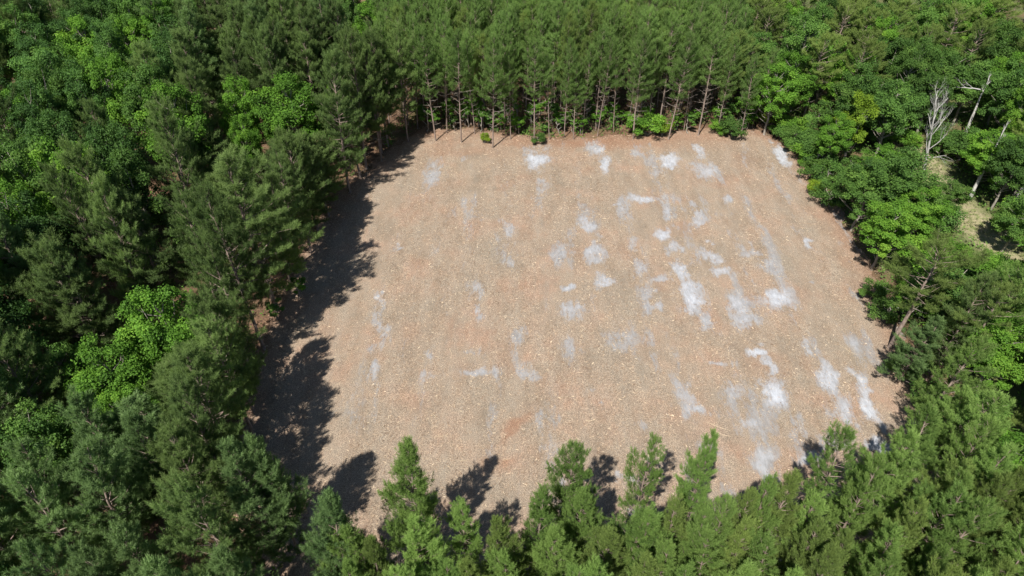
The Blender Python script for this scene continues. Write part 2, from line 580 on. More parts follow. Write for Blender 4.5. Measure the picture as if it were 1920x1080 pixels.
# ------------------------------------------------------------------ the clearing floor
PATCH = [  # px, py, half width, half height, strength, slant (px of x per px of y), paleness
    (815, 325, 16, 24, .55, -.3, .4), (870, 298, 14, 9, .35, 0, .4), (1008, 300, 18, 14, .95, 0, .8), (1018, 352, 15, 14, .6, 0, .4),
    (1122, 278, 12, 8, .75, 0, .8), (1136, 308, 8, 18, .8, 0, .9), (1255, 303, 21, 13, .85, 0, .9), (1193, 287, 12, 7, .4, 0, .5),
    (1313, 285, 10, 14, .7, .2, .8), (1322, 320, 28, 16, .7, .5, .6), (1397, 290, 12, 28, .3, .2, .3), (1466, 292, 8, 24, .9, .5, .8),
    (1500, 332, 10, 14, .3, .5, .4), (880, 385, 17, 18, .3, 0, .3), (955, 430, 18, 18, .55, 0, .5), (1205, 374, 32, 7, .85, -.2, .7),
    (1155, 383, 8, 5, .7, 0, .8), (1247, 400, 7, 11, .65, 0, .6), (1165, 402, 14, 10, .4, 0, .5), (1245, 440, 15, 9, .85, 0, .8),
    (1265, 466, 20, 12, .65, .3, .5), (1103, 425, 12, 16, .65, .4, .6), (1115, 472, 20, 20, .7, .2, .5), (1045, 480, 20, 18, .45, 0, .3),
    (1132, 527, 18, 8, .65, 0, .9), (1190, 460, 13, 14, .4, .3, .5), (1197, 502, 15, 14, .6, .3, .6), (1242, 518, 26, 8, .55, 0, .6),
    (1280, 510, 18, 20, .8, .3, .7), (1292, 545, 24, 18, .8, .3, .7), (1300, 566, 18, 14, 1., 0, 1.), (1065, 545, 15, 7, .8, 0, .6),
    (1070, 582, 26, 15, .65, .2, .5), (1225, 548, 13, 18, .5, .2, .5), (1230, 574, 17, 14, .7, 0, .5), (960, 490, 13, 13, .35, 0, .3),
    (895, 540, 13, 14, .5, 0, .4), (893, 583, 10, 20, .55, 0, .6), (717, 560, 12, 20, .6, .3, .7), (716, 615, 17, 32, .5, .1, .5),
    (706, 685, 12, 28, .5, 0, .6), (742, 460, 4, 7, .7, 0, .7), (1160, 635, 28, 20, .5, 0, .2), (978, 630, 20, 12, .35, 0, .3),
    (1070, 650, 28, 16, .4, .2, .3), (900, 697, 42, 13, .5, .2, .6), (890, 660, 28, 10, .35, 0, .4), (990, 697, 26, 14, .55, 0, .4),
    (800, 702, 13, 14, .4, 0, .5), (795, 670, 12, 9, .35, 0, .4), (1362, 372, 10, 6, .6, 0, .6), (1307, 408, 15, 13, .6, 0, .6),
    (1335, 482, 20, 12, .7, .3, .7), (1352, 510, 20, 10, .85, 0, .8), (1330, 455, 8, 4, .6, 0, .8), (1410, 468, 16, 8, .5, 0, .5),
    (1435, 500, 18, 18, .4, .4, .4), (1518, 457, 5, 5, .8, 0, .9), (1520, 535, 9, 6, .5, 0, .4), (1457, 562, 25, 15, .95, .3, .8),
    (1382, 575, 18, 18, .7, .2, .6), (1400, 602, 28, 12, .75, 0, .5), (1325, 600, 11, 13, .55, 0, .5), (1515, 658, 13, 13, .75, .2, .5),
    (1422, 658, 20, 9, .95, .3, 1.), (1443, 685, 11, 16, .7, .3, .9), (1455, 737, 22, 20, 1., .3, 1.), (1350, 682, 20, 6, .65, 0, .7),
    (1606, 650, 7, 14, .6, .4, .6), (1552, 712, 18, 22, .75, .2, .8), (1285, 735, 26, 20, .55, .2, .5), (1298, 768, 32, 14, .65, .2, .5),
    (1375, 735, 20, 14, .6, .2, .6), (1405, 798, 22, 20, .6, .1, .5), (1582, 770, 22, 28, .8, .5, .7), (1612, 715, 16, 20, .85, .5, .8),
    (1630, 765, 15, 34, 1., .5, .9), (1652, 800, 12, 20, .8, .4, .7), (1500, 805, 18, 26, .55, .2, .4), (1560, 835, 36, 20, .5, 0, .5),
    (1430, 865, 28, 20, .65, .2, .5), (1445, 905, 18, 22, .5, .3, .5), (1520, 865, 26, 14, .7, 0, .7), (1640, 832, 28, 12, .95, 0, .8),
    (1730, 765, 8, 22, .7, .4, .4), (1745, 800, 9, 14, .7, .3, .5), (1692, 690, 7, 22, .35, .5, .3), (1113, 740, 12, 9, .55, 0, .5),
    (1220, 872, 14, 14, .3, 0, .3), (1030, 850, 22, 36, .35, 0, .3), (822, 832, 12, 6, .35, 0, .3), (1200, 800, 18, 12, .35, 0, .3),
    (1180, 900, 18, 14, .6, 0, .5), (1050, 915, 14, 10, .5, 0, .5), (1010, 790, 16, 10, .3, 0, .4), (1185, 950, 12, 14, .6, 0, .6),
    (1310, 840, 22, 14, .4, 0, .4), (950, 355, 12, 30, .25, 0, .3), (1160, 310, 14, 30, .2, 0, .3), (1300, 380, 14, 12, .4, 0, .5),
]
RED = [(965, 800, 14, 26, .9, -.9), (948, 868, 12, 8, .8, -1.2), (1040, 470, 26, 10, .4, 0), (1390, 300, 30, 16, .35, 0), (800, 250, 40, 8, .9, 0), (880, 285, 90, 8, .5, 0), (1120, 268, 200, 9, .8, 0),
       (1240, 262, 160, 9, .6, 0), (1000, 270, 120, 7, .6, 0), (770, 620, 20, 24, .35, 0), (1400, 610, 12, 6, .5, 0), (650, 360, 22, 20, .6, 0), (1550, 380, 14, 60, .3, .4), (1650, 600, 14, 60, .3, .4)]
# outline of the cleared plot in metres
PLOT = np.array([(-13.0, 99.0), (-16.5, 93.5), (-22.5, 80.0), (-24.8, 67), (-25.5, 52.0), (-24.5, 38.0), (-20.0, 26.0), (-10.0, 23.5), (8.0, 23.5),
                 (24.0, 26.5), (32.0, 30.0), (38.8, 34.0), (40.0, 46.0), (41.0, 60.0), (42.0, 78.0), (41.0, 92.0), (37.0, 98.5), (20, 95.5), (5.0, 94.0)])


def plot_dist(X, Y):
    """signed distance to the plot outline, positive inside"""
    n = len(PLOT)
    inside = np.zeros(X.shape, dtype=bool)
    dist = np.full(X.shape, 1e9)
    for i in range(n):
        ax, ay = PLOT[i]
        bx, by = PLOT[(i + 1) % n]
        cond = ((ay > Y) != (by > Y)) & (X < (bx - ax) * (Y - ay) / (by - ay + 1e-12) + ax)
        inside ^= cond
        t = np.clip(((X - ax) * (bx - ax) + (Y - ay) * (by - ay)) / ((bx - ax) ** 2 + (by - ay) ** 2), 0, 1)
        dist = np.minimum(dist, np.hypot(X - ax - t * (bx - ax), Y - ay - t * (by - ay)))
    return np.where(inside, dist, -dist)


def patch_field(X, Y, lst):
    f = np.zeros(X.shape)
    pale = np.zeros(X.shape)
    wx = X + (fbm(X * 0.7, Y * 0.7, 4) - 0.5) * 2.0
    wy = Y + (fbm(X * 0.7 + 40, Y * 0.7 + 11, 4) - 0.5) * 2.6
    for p in lst:
        px, py, hw, hh, st, sl = p[:6]
        cx, cy = ground(px, py)
        ex, _ = ground(px + hw, py)
        _, ey = ground(px, py - hh)
        rx, ry = abs(ex - cx) * 1.12, abs(ey - cy) * 1.35
        _, y2 = ground(px, py + 10)
        # slant in metres of x for each metre of y
        x2, y2 = ground(px - sl * 10, py - 10)
        x1, y1 = ground(px + sl * 10, py + 10)
        xs = (x2 - x1) / (y2 - y1) - cx / max(cy, 1) * 0
        dx = (wx - cx - (wy - cy) * xs) / rx
        dy = (wy - cy) / ry
        d = np.sqrt(dx * dx + dy * dy)
        v = st * np.maximum(np.clip((1.3 - d) / 1.0, 0, 1), 0.38 * np.clip((2.0 - d) / 1.4, 0, 1))
        if len(p) > 6:
            pale = np.maximum(pale, v * p[6])
        f = np.maximum(f, v)
    return f, pale


def build_clearing():
    xs = np.arange(-30, 46, 0.24)
    ys = np.arange(20, 103, 0.24)
    X, Y = np.meshgrid(xs, ys)
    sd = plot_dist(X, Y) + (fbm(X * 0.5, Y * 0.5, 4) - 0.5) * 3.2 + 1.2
    sand, pale = patch_field(X, Y, PATCH)
    red, _ = patch_field(X, Y, RED)
    tex = fbm(X * 1.8 + 5, Y * 0.9, 5)
    tex2 = fbm(X * 0.55 + 31, Y * 0.12 + 7, 4)
    right = 0.6 + 0.4 * np.clip((X + 8) / 30, 0, 1)
    sand = np.clip(sand * 1.15 * (0.35 + 1.3 * tex) + np.clip(tex2 - 0.51, 0, 1) * 2.1 * right, 0, 1)
    Z = 0.05 + 0.16 * (fbm(X * 0.18, Y * 0.1, 3) - 0.5) + 0.05 * (fbm(X * 1.5, Y * 1.5, 3) - 0.5)
    # faint ruts of the plantation rows, running away from the camera
    Z += 0.014 * np.sin(X * 2 * math.pi / 3.1 + 1.5 * vnoise(X * 0.05, Y * 0.08))
    e = np.clip(sd / 1.5, 0, 1)
    Z = Z * e - (1 - e) * 0.12
    keep = sd > -0.6
    idx = -np.ones(X.size, dtype=int)
    k = keep.ravel()
    idx[k] = np.arange(k.sum())
    idx = idx.reshape(X.shape)
    q = np.stack([idx[:-1, :-1], idx[:-1, 1:], idx[1:, 1:], idx[1:, :-1]], axis=-1).reshape(-1, 4)
    q = q[(q >= 0).all(axis=1)]
    V = np.column_stack([X.ravel()[k], Y.ravel()[k], Z.ravel()[k]])
    rows = 0.5 + 0.5 * np.sin(X * 2 * math.pi / 3.1 + 0.8)
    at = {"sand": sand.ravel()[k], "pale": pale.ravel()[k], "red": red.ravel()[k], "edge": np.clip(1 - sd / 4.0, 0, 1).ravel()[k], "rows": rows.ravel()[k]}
    return V, q, at


def floor_mat():
    m, nt, out = mat_base("chipped_pine_litter")
    tc = N(nt, "ShaderNodeTexCoord").outputs["Object"]
    mp = N(nt, "ShaderNodeMapping")
    mp.inputs["Scale"].default_value = (1.0, 0.32, 1.0)      # machine passes run away from the camera
    nt.links.new(tc, mp.inputs[0])
    lanes = mp.outputs[0]
    A = lambda n: N(nt, "ShaderNodeAttribute", attribute_name=n).outputs["Fac"]
    big = noise(nt, 0.13, 5, 0.65, tc)
    mid = noise(nt, 0.9, 5, 0.7, lanes)
    fine = noise(nt, 12.0, 6, 0.85, tc)
    base = ramp(nt, big, [(0.32, (0.190, 0.163, 0.133)), (0.5, (0.222, 0.178, 0.141)), (0.68, (0.250, 0.173, 0.132))])
    m1 = ramp(nt, mid, [(0.40, (0, 0, 0)), (0.66, (1, 1, 1))])
    gm = N(nt, "ShaderNodeMath", operation='MULTIPLY_ADD')
    nt.links.new(A("rows"), gm.inputs[0])
    gm.inputs[1].default_value = 0.14
    gm.inputs[2].default_value = 0.42
    grey = math_n(nt, 'MULTIPLY', m1, gm.outputs[0])
    base = mix(nt, grey, base, (0.215, 0.195, 0.168))
    darkl = ramp(nt, noise(nt, 0.55, 4, 0.6, lanes), [(0.34, (0.86, 0.85, 0.84)), (0.55, (1.03, 1.03, 1.03))])
    base = mix(nt, 1.0, base, darkl, 'MULTIPLY')
    base = mix(nt, math_n(nt, 'MULTIPLY', A("red"), 0.75), base, (0.205, 0.112, 0.074))
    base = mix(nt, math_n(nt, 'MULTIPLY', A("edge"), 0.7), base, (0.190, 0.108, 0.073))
    fl = ramp(nt, fine, [(0.34, (0.28, 0.25, 0.22)), (0.47, (0.80, 0.78, 0.75)), (0.62, (1.8, 1.7, 1.5))])
    base = mix(nt, 1.0, base, fl, 'MULTIPLY')
    # ash and sand, broken up by the mulch lying over it
    sandc = mix(nt, A("pale"), (0.225, 0.222, 0.220), (0.370, 0.388, 0.420))
    sn = ramp(nt, noise(nt, 3.0, 6, 0.8, lanes), [(0.30, (0.62, 0.61, 0.60)), (0.62, (1.08, 1.08, 1.08))])
    sandc = mix(nt, 1.0, sandc, sn, 'MULTIPLY')
    b1 = noise(nt, 4.0, 10, 0.9, lanes)
    b2 = noise(nt, 1.3, 4, 0.7, lanes)
    brk = math_n(nt, 'ADD', math_n(nt, 'MULTIPLY', math_n(nt, 'SUBTRACT', b1, 0.5), 2.3), math_n(nt, 'MULTIPLY', math_n(nt, 'SUBTRACT', b2, 0.5), 1.6))
    sf = math_n(nt, 'ADD', A("sand"), brk)
    sf = ramp(nt, sf, [(0.30, (0, 0, 0)), (0.55, (0.7, 0.7, 0.7)), (0.95, (1, 1, 1))])
    sfm = math_n(nt, 'MULTIPLY', sf, math_n(nt, 'MULTIPLY', A("sand"), 2.6, True))
    base = mix(nt, sfm, base, sandc)
    p = N(nt, "ShaderNodeBsdfPrincipled")
    p.inputs["Roughness"].default_value = 0.95
    p.inputs["Specular IOR Level"].default_value = 0.1
    nt.links.new(base, p.inputs["Base Color"])
    bp = N(nt, "ShaderNodeBump")
    bp.inputs["Strength"].default_value = 0.8
    bp.inputs["Distance"].default_value = 0.06
    nt.links.new(fine, bp.inputs["Height"])
    nt.links.new(bp.outputs[0], p.inputs["Normal"])
    nt.links.new(p.outputs[0], out.inputs["Surface"])
    return m


def forest_floor_mat():
    m, nt, out = mat_base("needle_litter")
    tc = N(nt, "ShaderNodeTexCoord").outputs["Object"]
    big = noise(nt, 0.12, 4, 0.6, tc)
    fine = noise(nt, 6.0, 4, 0.75, tc)
    base = ramp(nt, big, [(0.3, (0.085, 0.055, 0.034)), (0.55, (0.14, 0.085, 0.055)), (0.75, (0.175, 0.11, 0.07))])
    base = mix(nt, ramp(nt, noise(nt, 0.35, 4, 0.6, tc), [(0.52, (0, 0, 0)), (0.68, (0.7, 0.7, 0.7))]), base, (0.06, 0.085, 0.028))
    gr = N(nt, "ShaderNodeAttribute", attribute_name="green").outputs["Fac"]
    base = mix(nt, gr, base, (0.065, 0.095, 0.030))
    tr = N(nt, "ShaderNodeAttribute", attribute_name="track").outputs["Fac"]
    grass = ramp(nt, noise(nt, 1.2, 4, 0.7, tc), [(0.35, (0.12, 0.15, 0.05)), (0.55, (0.24, 0.21, 0.13)), (0.7, (0.28, 0.235, 0.16))])
    base = mix(nt, tr, base, grass)
    base = mix(nt, 1.0, base, ramp(nt, fine, [(0.3, (0.5, 0.5, 0.5)), (0.68, (1.35, 1.35, 1.3))]), 'MULTIPLY')
    p = N(nt, "ShaderNodeBsdfPrincipled")
    p.inputs["Roughness"].default_value = 0.95
    p.inputs["Specular IOR Level"].default_value = 0.1
    nt.links.new(base, p.inputs["Base Color"])
    nt.links.new(p.outputs[0], out.inputs["Surface"])
    return m


def track_amount(X, Y):
    wob = (fbm(X * 0.3, Y * 0.3, 3) - 0.5) * 2.0
    a = np.clip(3.3 - np.abs(X - 58.5 + wob), 0, 1)
    # a pale track also crosses behind the stand at the upper right
    b = np.clip(4.0 - np.abs(Y - 132 + (X - 60) * 0.25 + wob * 2), 0, 1) * (X > 40)
    return np.maximum(a, b)


def build_ground():
    xs = np.concatenate([np.array([-600, -300, -180]), np.arange(-120, 120.1, 1.0), np.array([180, 300, 600])])
    ys = np.concatenate([np.array([-100, -40]), np.arange(-5, 175.1, 1.0), np.array([230, 350, 600, 1200])])
    X, Y = np.meshgrid(xs, ys)
    Z = -0.02 + 0.25 * (fbm(X * 0.12, Y * 0.12, 3) - 0.5)
    sd = plot_dist(X, Y)
    f = np.clip((-sd - 1.0) / 6.0, 0, 1)
    Z = Z * f - 0.06 * (1 - f) - np.clip(sd, 0, 1.5) * 0.12
    ny, nx = X.shape
    idx = np.arange(X.size).reshape(ny, nx)
    q = np.stack([idx[:-1, :-1], idx[:-1, 1:], idx[1:, 1:], idx[1:, :-1]], axis=-1).reshape(-1, 4)
    V = np.column_stack([X.ravel(), Y.ravel(), Z.ravel()])
    me = new_mesh("ground", V, q, forest_floor_mat(), True, {"track": track_amount(X, Y).ravel(), "green": (np.clip((X - 41) / 3, 0, 0.85) * np.clip(fbm(X * 0.2, Y * 0.2, 3) * 2.2 - 0.3, 0, 1)).ravel()})
    o = link("ground", me)
    tag(o, None, kind="structure")


build_ground()
cV, cF, cA = build_clearing()
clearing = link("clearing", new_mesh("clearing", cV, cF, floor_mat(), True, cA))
tag(clearing, None, kind="structure")


# ------------------------------------------------------------------ loose chips, one uncountable mass
def chip_mat(name, stops):
    m, nt, out = mat_base(name)
    at = N(nt, "ShaderNodeAttribute", attribute_name="tint")
    col = ramp(nt, at.outputs["Fac"], stops)
    p = N(nt, "ShaderNodeBsdfPrincipled")
    p.inputs["Roughness"].default_value = 0.85
    p.inputs["Specular IOR Level"].default_value = 0.15
    nt.links.new(col, p.inputs["Base Color"])
    nt.links.new(p.outputs[0], out.inputs["Surface"])
    return m


CHIP = chip_mat("wood_chips", [(0.0, (0.075, 0.050, 0.036)), (0.35, (0.18, 0.115, 0.075)), (0.75, (0.33, 0.24, 0.16)), (1.0, (0.62, 0.51, 0.36))])


def chips(n, r, lmin, lmax, ratio, xr, yr, keep, tint=(0, 1), lift=0.05):
    x = r.uniform(*xr, n)
    y = r.uniform(*yr, n)
    m = keep(x, y, r)
    x, y = x[m], y[m]
    n = len(x)
    ln = lmin + (lmax - lmin) * r.random(n) ** 3
    w = np.maximum(0.010, ln * ratio * (0.5 + r.random(n)))
    th = r.random(n) * math.pi
    tilt = r.normal(size=n) * 0.22
    z = lift + r.random(n) * 0.06
    a = np.column_stack([np.cos(th), np.sin(th), tilt])
    b = np.column_stack([-np.sin(th), np.cos(th), r.normal(size=n) * 0.5])
    P = np.column_stack([x, y, z])
    A = a * ln[:, None] * 0.5
    B = b * w[:, None] * 0.5
    up = np.array([0, 0, 1.0]) * (w * 0.5)[:, None]
    # a sliver: two faces meeting in a ridge
    V = np.stack([P - A - B, P - A + up, P - A + B, P + A - B, P + A + up, P + A + B], axis=1).reshape(-1, 3)
    i = np.arange(n)[:, None] * 6
    F = np.concatenate([i + np.array([[0, 3, 4, 1]]), i + np.array([[1, 4, 5, 2]])])
    T = np.repeat(np.clip(r.uniform(tint[0], tint[1], n), 0, 1), 6)
    return V, F, T


def in_plot(margin):
    def f(x, y, r):
        sd = plot_dist(x, y)
        s, _ = patch_field(x, y, PATCH)
        return (sd > margin) & (r.random(len(x)) > s * 0.85) & (r.random(len(x)) < 0.45 + 0.9 * fbm(x * 0.6, y * 0.6, 3) ** 1.5 * 1.6)
    return f


rc = np.random.default_rng(5)
Va, Fa, Ta = chips(290000, rc, 0.06, 0.27, 0.105, (-26, 43), (24, 99), in_plot(-0.8), (0.1, 1.0))
Vb, Fb, Tb = chips(4000, rc, 0.25, 0.6, 0.055, (-26, 43), (24, 99), in_plot(-0.5), (0.35, 1.0), 0.07)
V = np.concatenate([Va, Vb]); F = np.concatenate([Fa, Fb + len(Va)]); T = np.concatenate([Ta, Tb])
o = link("wood_chip_litter", new_mesh("wood_chip_litter", V, F, CHIP, attr={"tint": T}))
tag(o, "pale shredded pine chips and twigs littering the clearing", "wood chips", kind="stuff")


# larger splintered poles and sticks lying on the ground
def stick(name, px, py, ang, ln, rad, mat, label, group):
    r = np.random.default_rng(int(px * 7 + py))
    x, y = ground(px, py)
    g = Geo()
    d = np.array([math.cos(ang), math.sin(ang), 0])
    s = np.linspace(-0.5, 0.5, 5)
    side = np.array([-d[1], d[0], 0])
    pts = d * (s * ln)[:, None] + side * (r.normal(size=5) * 0.03 * ln)[:, None]
    pts[:, 2] = rad * 0.9 + 0.11
    g.tube(pts, np.array([0.35, 1, 1, 0.85, 0.3]) * rad, 5)
    g.tube([pts[1], pts[1] + d * ln * 0.25 + side * ln * 0.09 + [0, 0, 0.03]], [rad * 0.5, rad * 0.2], 4)
    o = link(name, g.mesh(name, mat))
    o.location = (x, y, 0)
    tag(o, label, "stick", group)


STRAW = bark_mat("splintered_pine", (0.30, 0.24, 0.16), (0.50, 0.41, 0.29), 8)
RSTICK = [(1255, 746), (1055, 746)]
sticks = [
    (829, 820, 0.02, 1.35, "straw coloured splinter lying beyond the tip of the slim edge pine"),
    (793, 667, 0.0, 1.2, "pale splinter beside the grey streak along the shaded side"),
    (1057, 746, 0.03, 1.5, "longest pale splinter in the lower middle of the clearing"),
    (770, 310, -0.5, 1.6, "slanting pale stick near the shaded upper corner of the clearing"),
    (843, 315, -0.1, 1.3, "pale stick beside the grey ash streak near the upper corner"),
    (1345, 800, -0.45, 2.4, "long slanting pole just above the tips of the edge pines"),
    (1355, 815, -0.45, 1.8, "second slanting pole beside the long one above the edge pines"),
    (1585, 655, 2.2, 2.4, "long thin straw pole near the grey strip by the side wood"),
    (1465, 520, 0.3, 1.3, "pale stick in the tan ground above the large white sand oval"),
    (845, 660, -1.2, 1.2, "short upright looking twig in the tan litter of the middle"),
    (870, 865, 0.05, 0.9, "short straw splinter beside the pine crown shadow tip"),
    (950, 862, 0.05, 0.8, "short straw splinter by the red brown earth streak"),
    (865, 943, 0.0, 1.1, "bright splinter lying among the pine shadows"),
    (965, 962, -0.3, 0.8, "small bent splinter above the gap between edge pines"),
    (1105, 790, 0.1, 0.9, "small splinter in the bare ground above the twin tipped pine"),
    (1170, 825, 0.8, 0.9, "crossed splinter between two edge pine tips"),
]
for k, (px, py, an, ln, lb) in enumerate(sticks):
    stick("splintered_stick", px, py, an, ln, 0.018, STRAW, lb, "splintered sticks lying on the clearing")

# ------------------------------------------------------------------ undergrowth
def leafy_mass(name, n, r, xr, yr, keep, hmax, mat, label, cat, size=0.16, per=16, ratio=0.5):
    x = r.uniform(*xr, n); y = r.uniform(*yr, n)
    m = keep(x, y, r)
    x, y = x[m], y[m]
    n = len(x)
    h = hmax * (0.25 + 0.75 * r.random(n))
    c = np.column_stack([x, y, h * 0.5])
    d = r.normal(size=(n, per, 3))
    P = c[:, None, :] + d * np.stack([h * 0.45, h * 0.45, h * 0.3], axis=1)[:, None, :]
    P[..., 2] = np.abs(P[..., 2]) + 0.05
    P = P.reshape(-1, 3)
    nrm = unit(r.normal(size=P.shape) * 0.6 + np.array([0, 0, 0.8]))
    R3 = frames(nrm)
    s = size * (0.6 + 0.8 * r.random(len(P)))
    th = r.random(len(P)) * 6.283
    a = R3[:, :, 0] * np.cos(th)[:, None] + R3[:, :, 1] * np.sin(th)[:, None]
    b = np.cross(nrm, a)
    V = np.stack([P - a * s[:, None], P + b * s[:, None] * ratio, P + a * s[:, None], P - b * s[:, None] * ratio], axis=1)
    A = np.repeat(np.clip(np.repeat(r.random(n), per) * 0.6 + r.random(len(P)) * 0.4, 0, 1), 4)
    o = link(name, new_mesh(name, V.reshape(-1, 3), np.arange(len(P) * 4).reshape(-1, 4), mat, attr={"tint": A}))
    tag(o, label, cat, kind="stuff")


ru = np.random.default_rng(12)


def keep_under(x, y, r):
    sd = plot_dist(x, y)
    d = np.abs(x) < (y * 0.766 + 38) * 0.8 + 4
    clump = fbm(x * 0.25, y * 0.25, 3)
    side = np.where(x > 38, 1.9, np.where((y > 93) & (y < 103), 0.95, 0.5))
    return (sd < -0.6) & d & (r.random(len(x)) < (clump * 1.7 - 0.35) * side) & (track_amount(x, y) < 0.4)


leafy_mass("undergrowth", 22000, ru, (-95, 100), (5, 140), keep_under, 1.7, LEAF_MID, "low leafy undergrowth on the brown floor beneath the trees", "undergrowth", 0.17, 14)


TRACK_GRASS = chip_mat("track_grass", [(0.0, (0.09, 0.12, 0.035)), (0.5, (0.15, 0.165, 0.065)), (1.0, (0.24, 0.22, 0.12))])
BRUSH = chip_mat("dry_brush", [(0.0, (0.05, 0.032, 0.022)), (0.5, (0.13, 0.085, 0.058)), (1.0, (0.27, 0.20, 0.145))])


def keep_brush(x, y, r):
    sd = plot_dist(x, y)
    far = (y > 90) & (x > -20) & (x < 38)
    band = np.where(far, 9.0, 3.5)
    sd = np.where(far, sd + 2.0, sd)
    return (sd < 0.3) & (sd > -band) & (y > 36) & (r.random(len(x)) < fbm(x * 0.5, y * 0.5, 3) * 1.8 - 0.35)


leafy_mass("dry_brush", 15000, ru, (-34, 48), (36, 106), keep_brush, 1.5, BRUSH, "brown tangled twigs and fallen needles along the foot of the trees", "brush", 0.26, 13, 0.07)


def keep_track(x, y, r):
    return (track_amount(x, y) > 0.3) & (r.random(len(x)) < fbm(x * 0.5, y * 0.5, 3) * 1.2 - 0.2)


leafy_mass("track_grass", 9000, ru, (52, 64), (40, 120), keep_track, 0.3, TRACK_GRASS, "patchy green grass growing on the pale track at the right", "grass", 0.09, 10, 0.25)

# ------------------------------------------------------------------ tree variants
near_pines = [pine(100 + i, H=13.5, base=[2.4, 2.8, 3.6, 2.2, 3.4][i], R=2.4, profile='spire', shoot=0.50, needles=20, step=[0.5, 0.52, 0.62, 0.5, 0.66][i], dens=1.75, trunk_r=0.12, dead_n=5, gap=[0.12, 0.14, 0.25, 0.10, 0.3][i], mat=PINE_BRIGHT, bvar=0.85, nb=5, inner=0.34, upw=0.55) for i in range(5)]
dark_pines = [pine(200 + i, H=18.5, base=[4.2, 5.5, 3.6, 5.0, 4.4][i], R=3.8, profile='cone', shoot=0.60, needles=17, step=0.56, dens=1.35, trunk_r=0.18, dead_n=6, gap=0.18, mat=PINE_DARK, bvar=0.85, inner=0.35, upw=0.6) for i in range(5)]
stand_pines = [pine(300 + i, H=16.0, base=[6.2, 7.4, 5.6, 6.8, 8.0][i], R=2.8, profile='cone', shoot=0.56, needles=14, step=0.52, dens=1.3, trunk_r=0.12, dead_n=14, gap=[0.16, 0.25, 0.12, 0.2, 0.3][i], mat=PINE_STAND, bvar=0.95, upw=0.5) for i in range(5)]


def recolour(var, mat):
    """the same kind of tree with needles of another hue"""
    parts = []
    for nm, me in var["parts"]:
        if nm == "crown":
            me = me.copy()
            me.materials[0] = mat
        parts.append((nm, me))
    return dict(H=var["H"], R=var["R"], parts=parts)


stand_pines += [recolour(stand_pines[1], PINE_BRIGHT), recolour(stand_pines[2], PINE_OLIVE)]
blue_pines = [recolour(v, PINE_BLUE) for v in near_pines]
olive_pines = [recolour(near_pines[i], PINE_OLIVE) for i in (0, 3)]
round_pines = [pine(400 + i, H=17.0, base=8.5, R=3.3, profile='round', shoot=0.62, needles=16, step=0.6, dens=1.3, trunk_r=0.2, dead_n=4, gap=0.2, mat=PINE_OLIVE, bvar=0.6, nb=4, inner=0.5) for i in range(3)]
bright_leaf = [broadleaf(500 + i, H=13, base=2.4, R=3.6, clumps=105, cr=(0.5, 0.95), leaves=230, mat=LEAF_BRIGHT) for i in range(2)]
mid_leaf = [broadleaf(520 + i, H=13, base=2.4, R=3.6, clumps=105, cr=(0.48, 0.98), leaves=220, mat=LEAF_MID) for i in range(4)]
dark_leaf = [broadleaf(540 + i, H=15, base=4.0, R=3.8, clumps=90, leaves=230, mat=LEAF_DARK, cr=(0.5, 1.05)) for i in range(3)]
yellow_leaf = [broadleaf(560, H=9, base=1.5, R=2.6, clumps=45, leaves=240, mat=LEAF_YELLOW)]
bush = [broadleaf(580 + i, H=3.4, base=0.3, R=1.9, clumps=22, leaves=190, leaf=0.11, mat=[LEAF_MID, LEAF_BRIGHT, LEAF_YELLOW][i], cr=(0.9, 1.5), trunk_r=0.04) for i in range(3)]
sapling = [broadleaf(590 + i, H=5.0, base=1.2, R=0.9, clumps=13, leaves=100, leaf=0.11, mat=[LEAF_MID, LEAF_BRIGHT][i], cr=(0.9, 1.6), trunk_r=0.035) for i in range(2)]

TAKEN = []


def ok(x, y, dmin):
    return all((x - a) ** 2 + (y - b) ** 2 > (dmin * 0.5 + d * 0.5) ** 2 for a, b, d in TAKEN)


def at_height(px, py, z):
    """base of a tree whose point at height z shows at the given pixel"""
    return ground(px, py, z)


ORD = "first second third fourth fifth sixth seventh eighth ninth tenth eleventh twelfth thirteenth fourteenth fifteenth sixteenth seventeenth eighteenth nineteenth twentieth".split() + \
      ["twenty-" + w for w in "first second third fourth fifth sixth seventh eighth ninth".split()] + ["thirtieth"] + ["thirty-" + w for w in "first second third fourth fifth sixth seventh eighth ninth".split()] + ["fortieth"] + ["forty-" + w for w in "first second third fourth fifth sixth seventh eighth ninth".split()] + ["fiftieth"] + ["fifty-" + w for w in "first second third fourth fifth sixth seventh eighth ninth".split()]

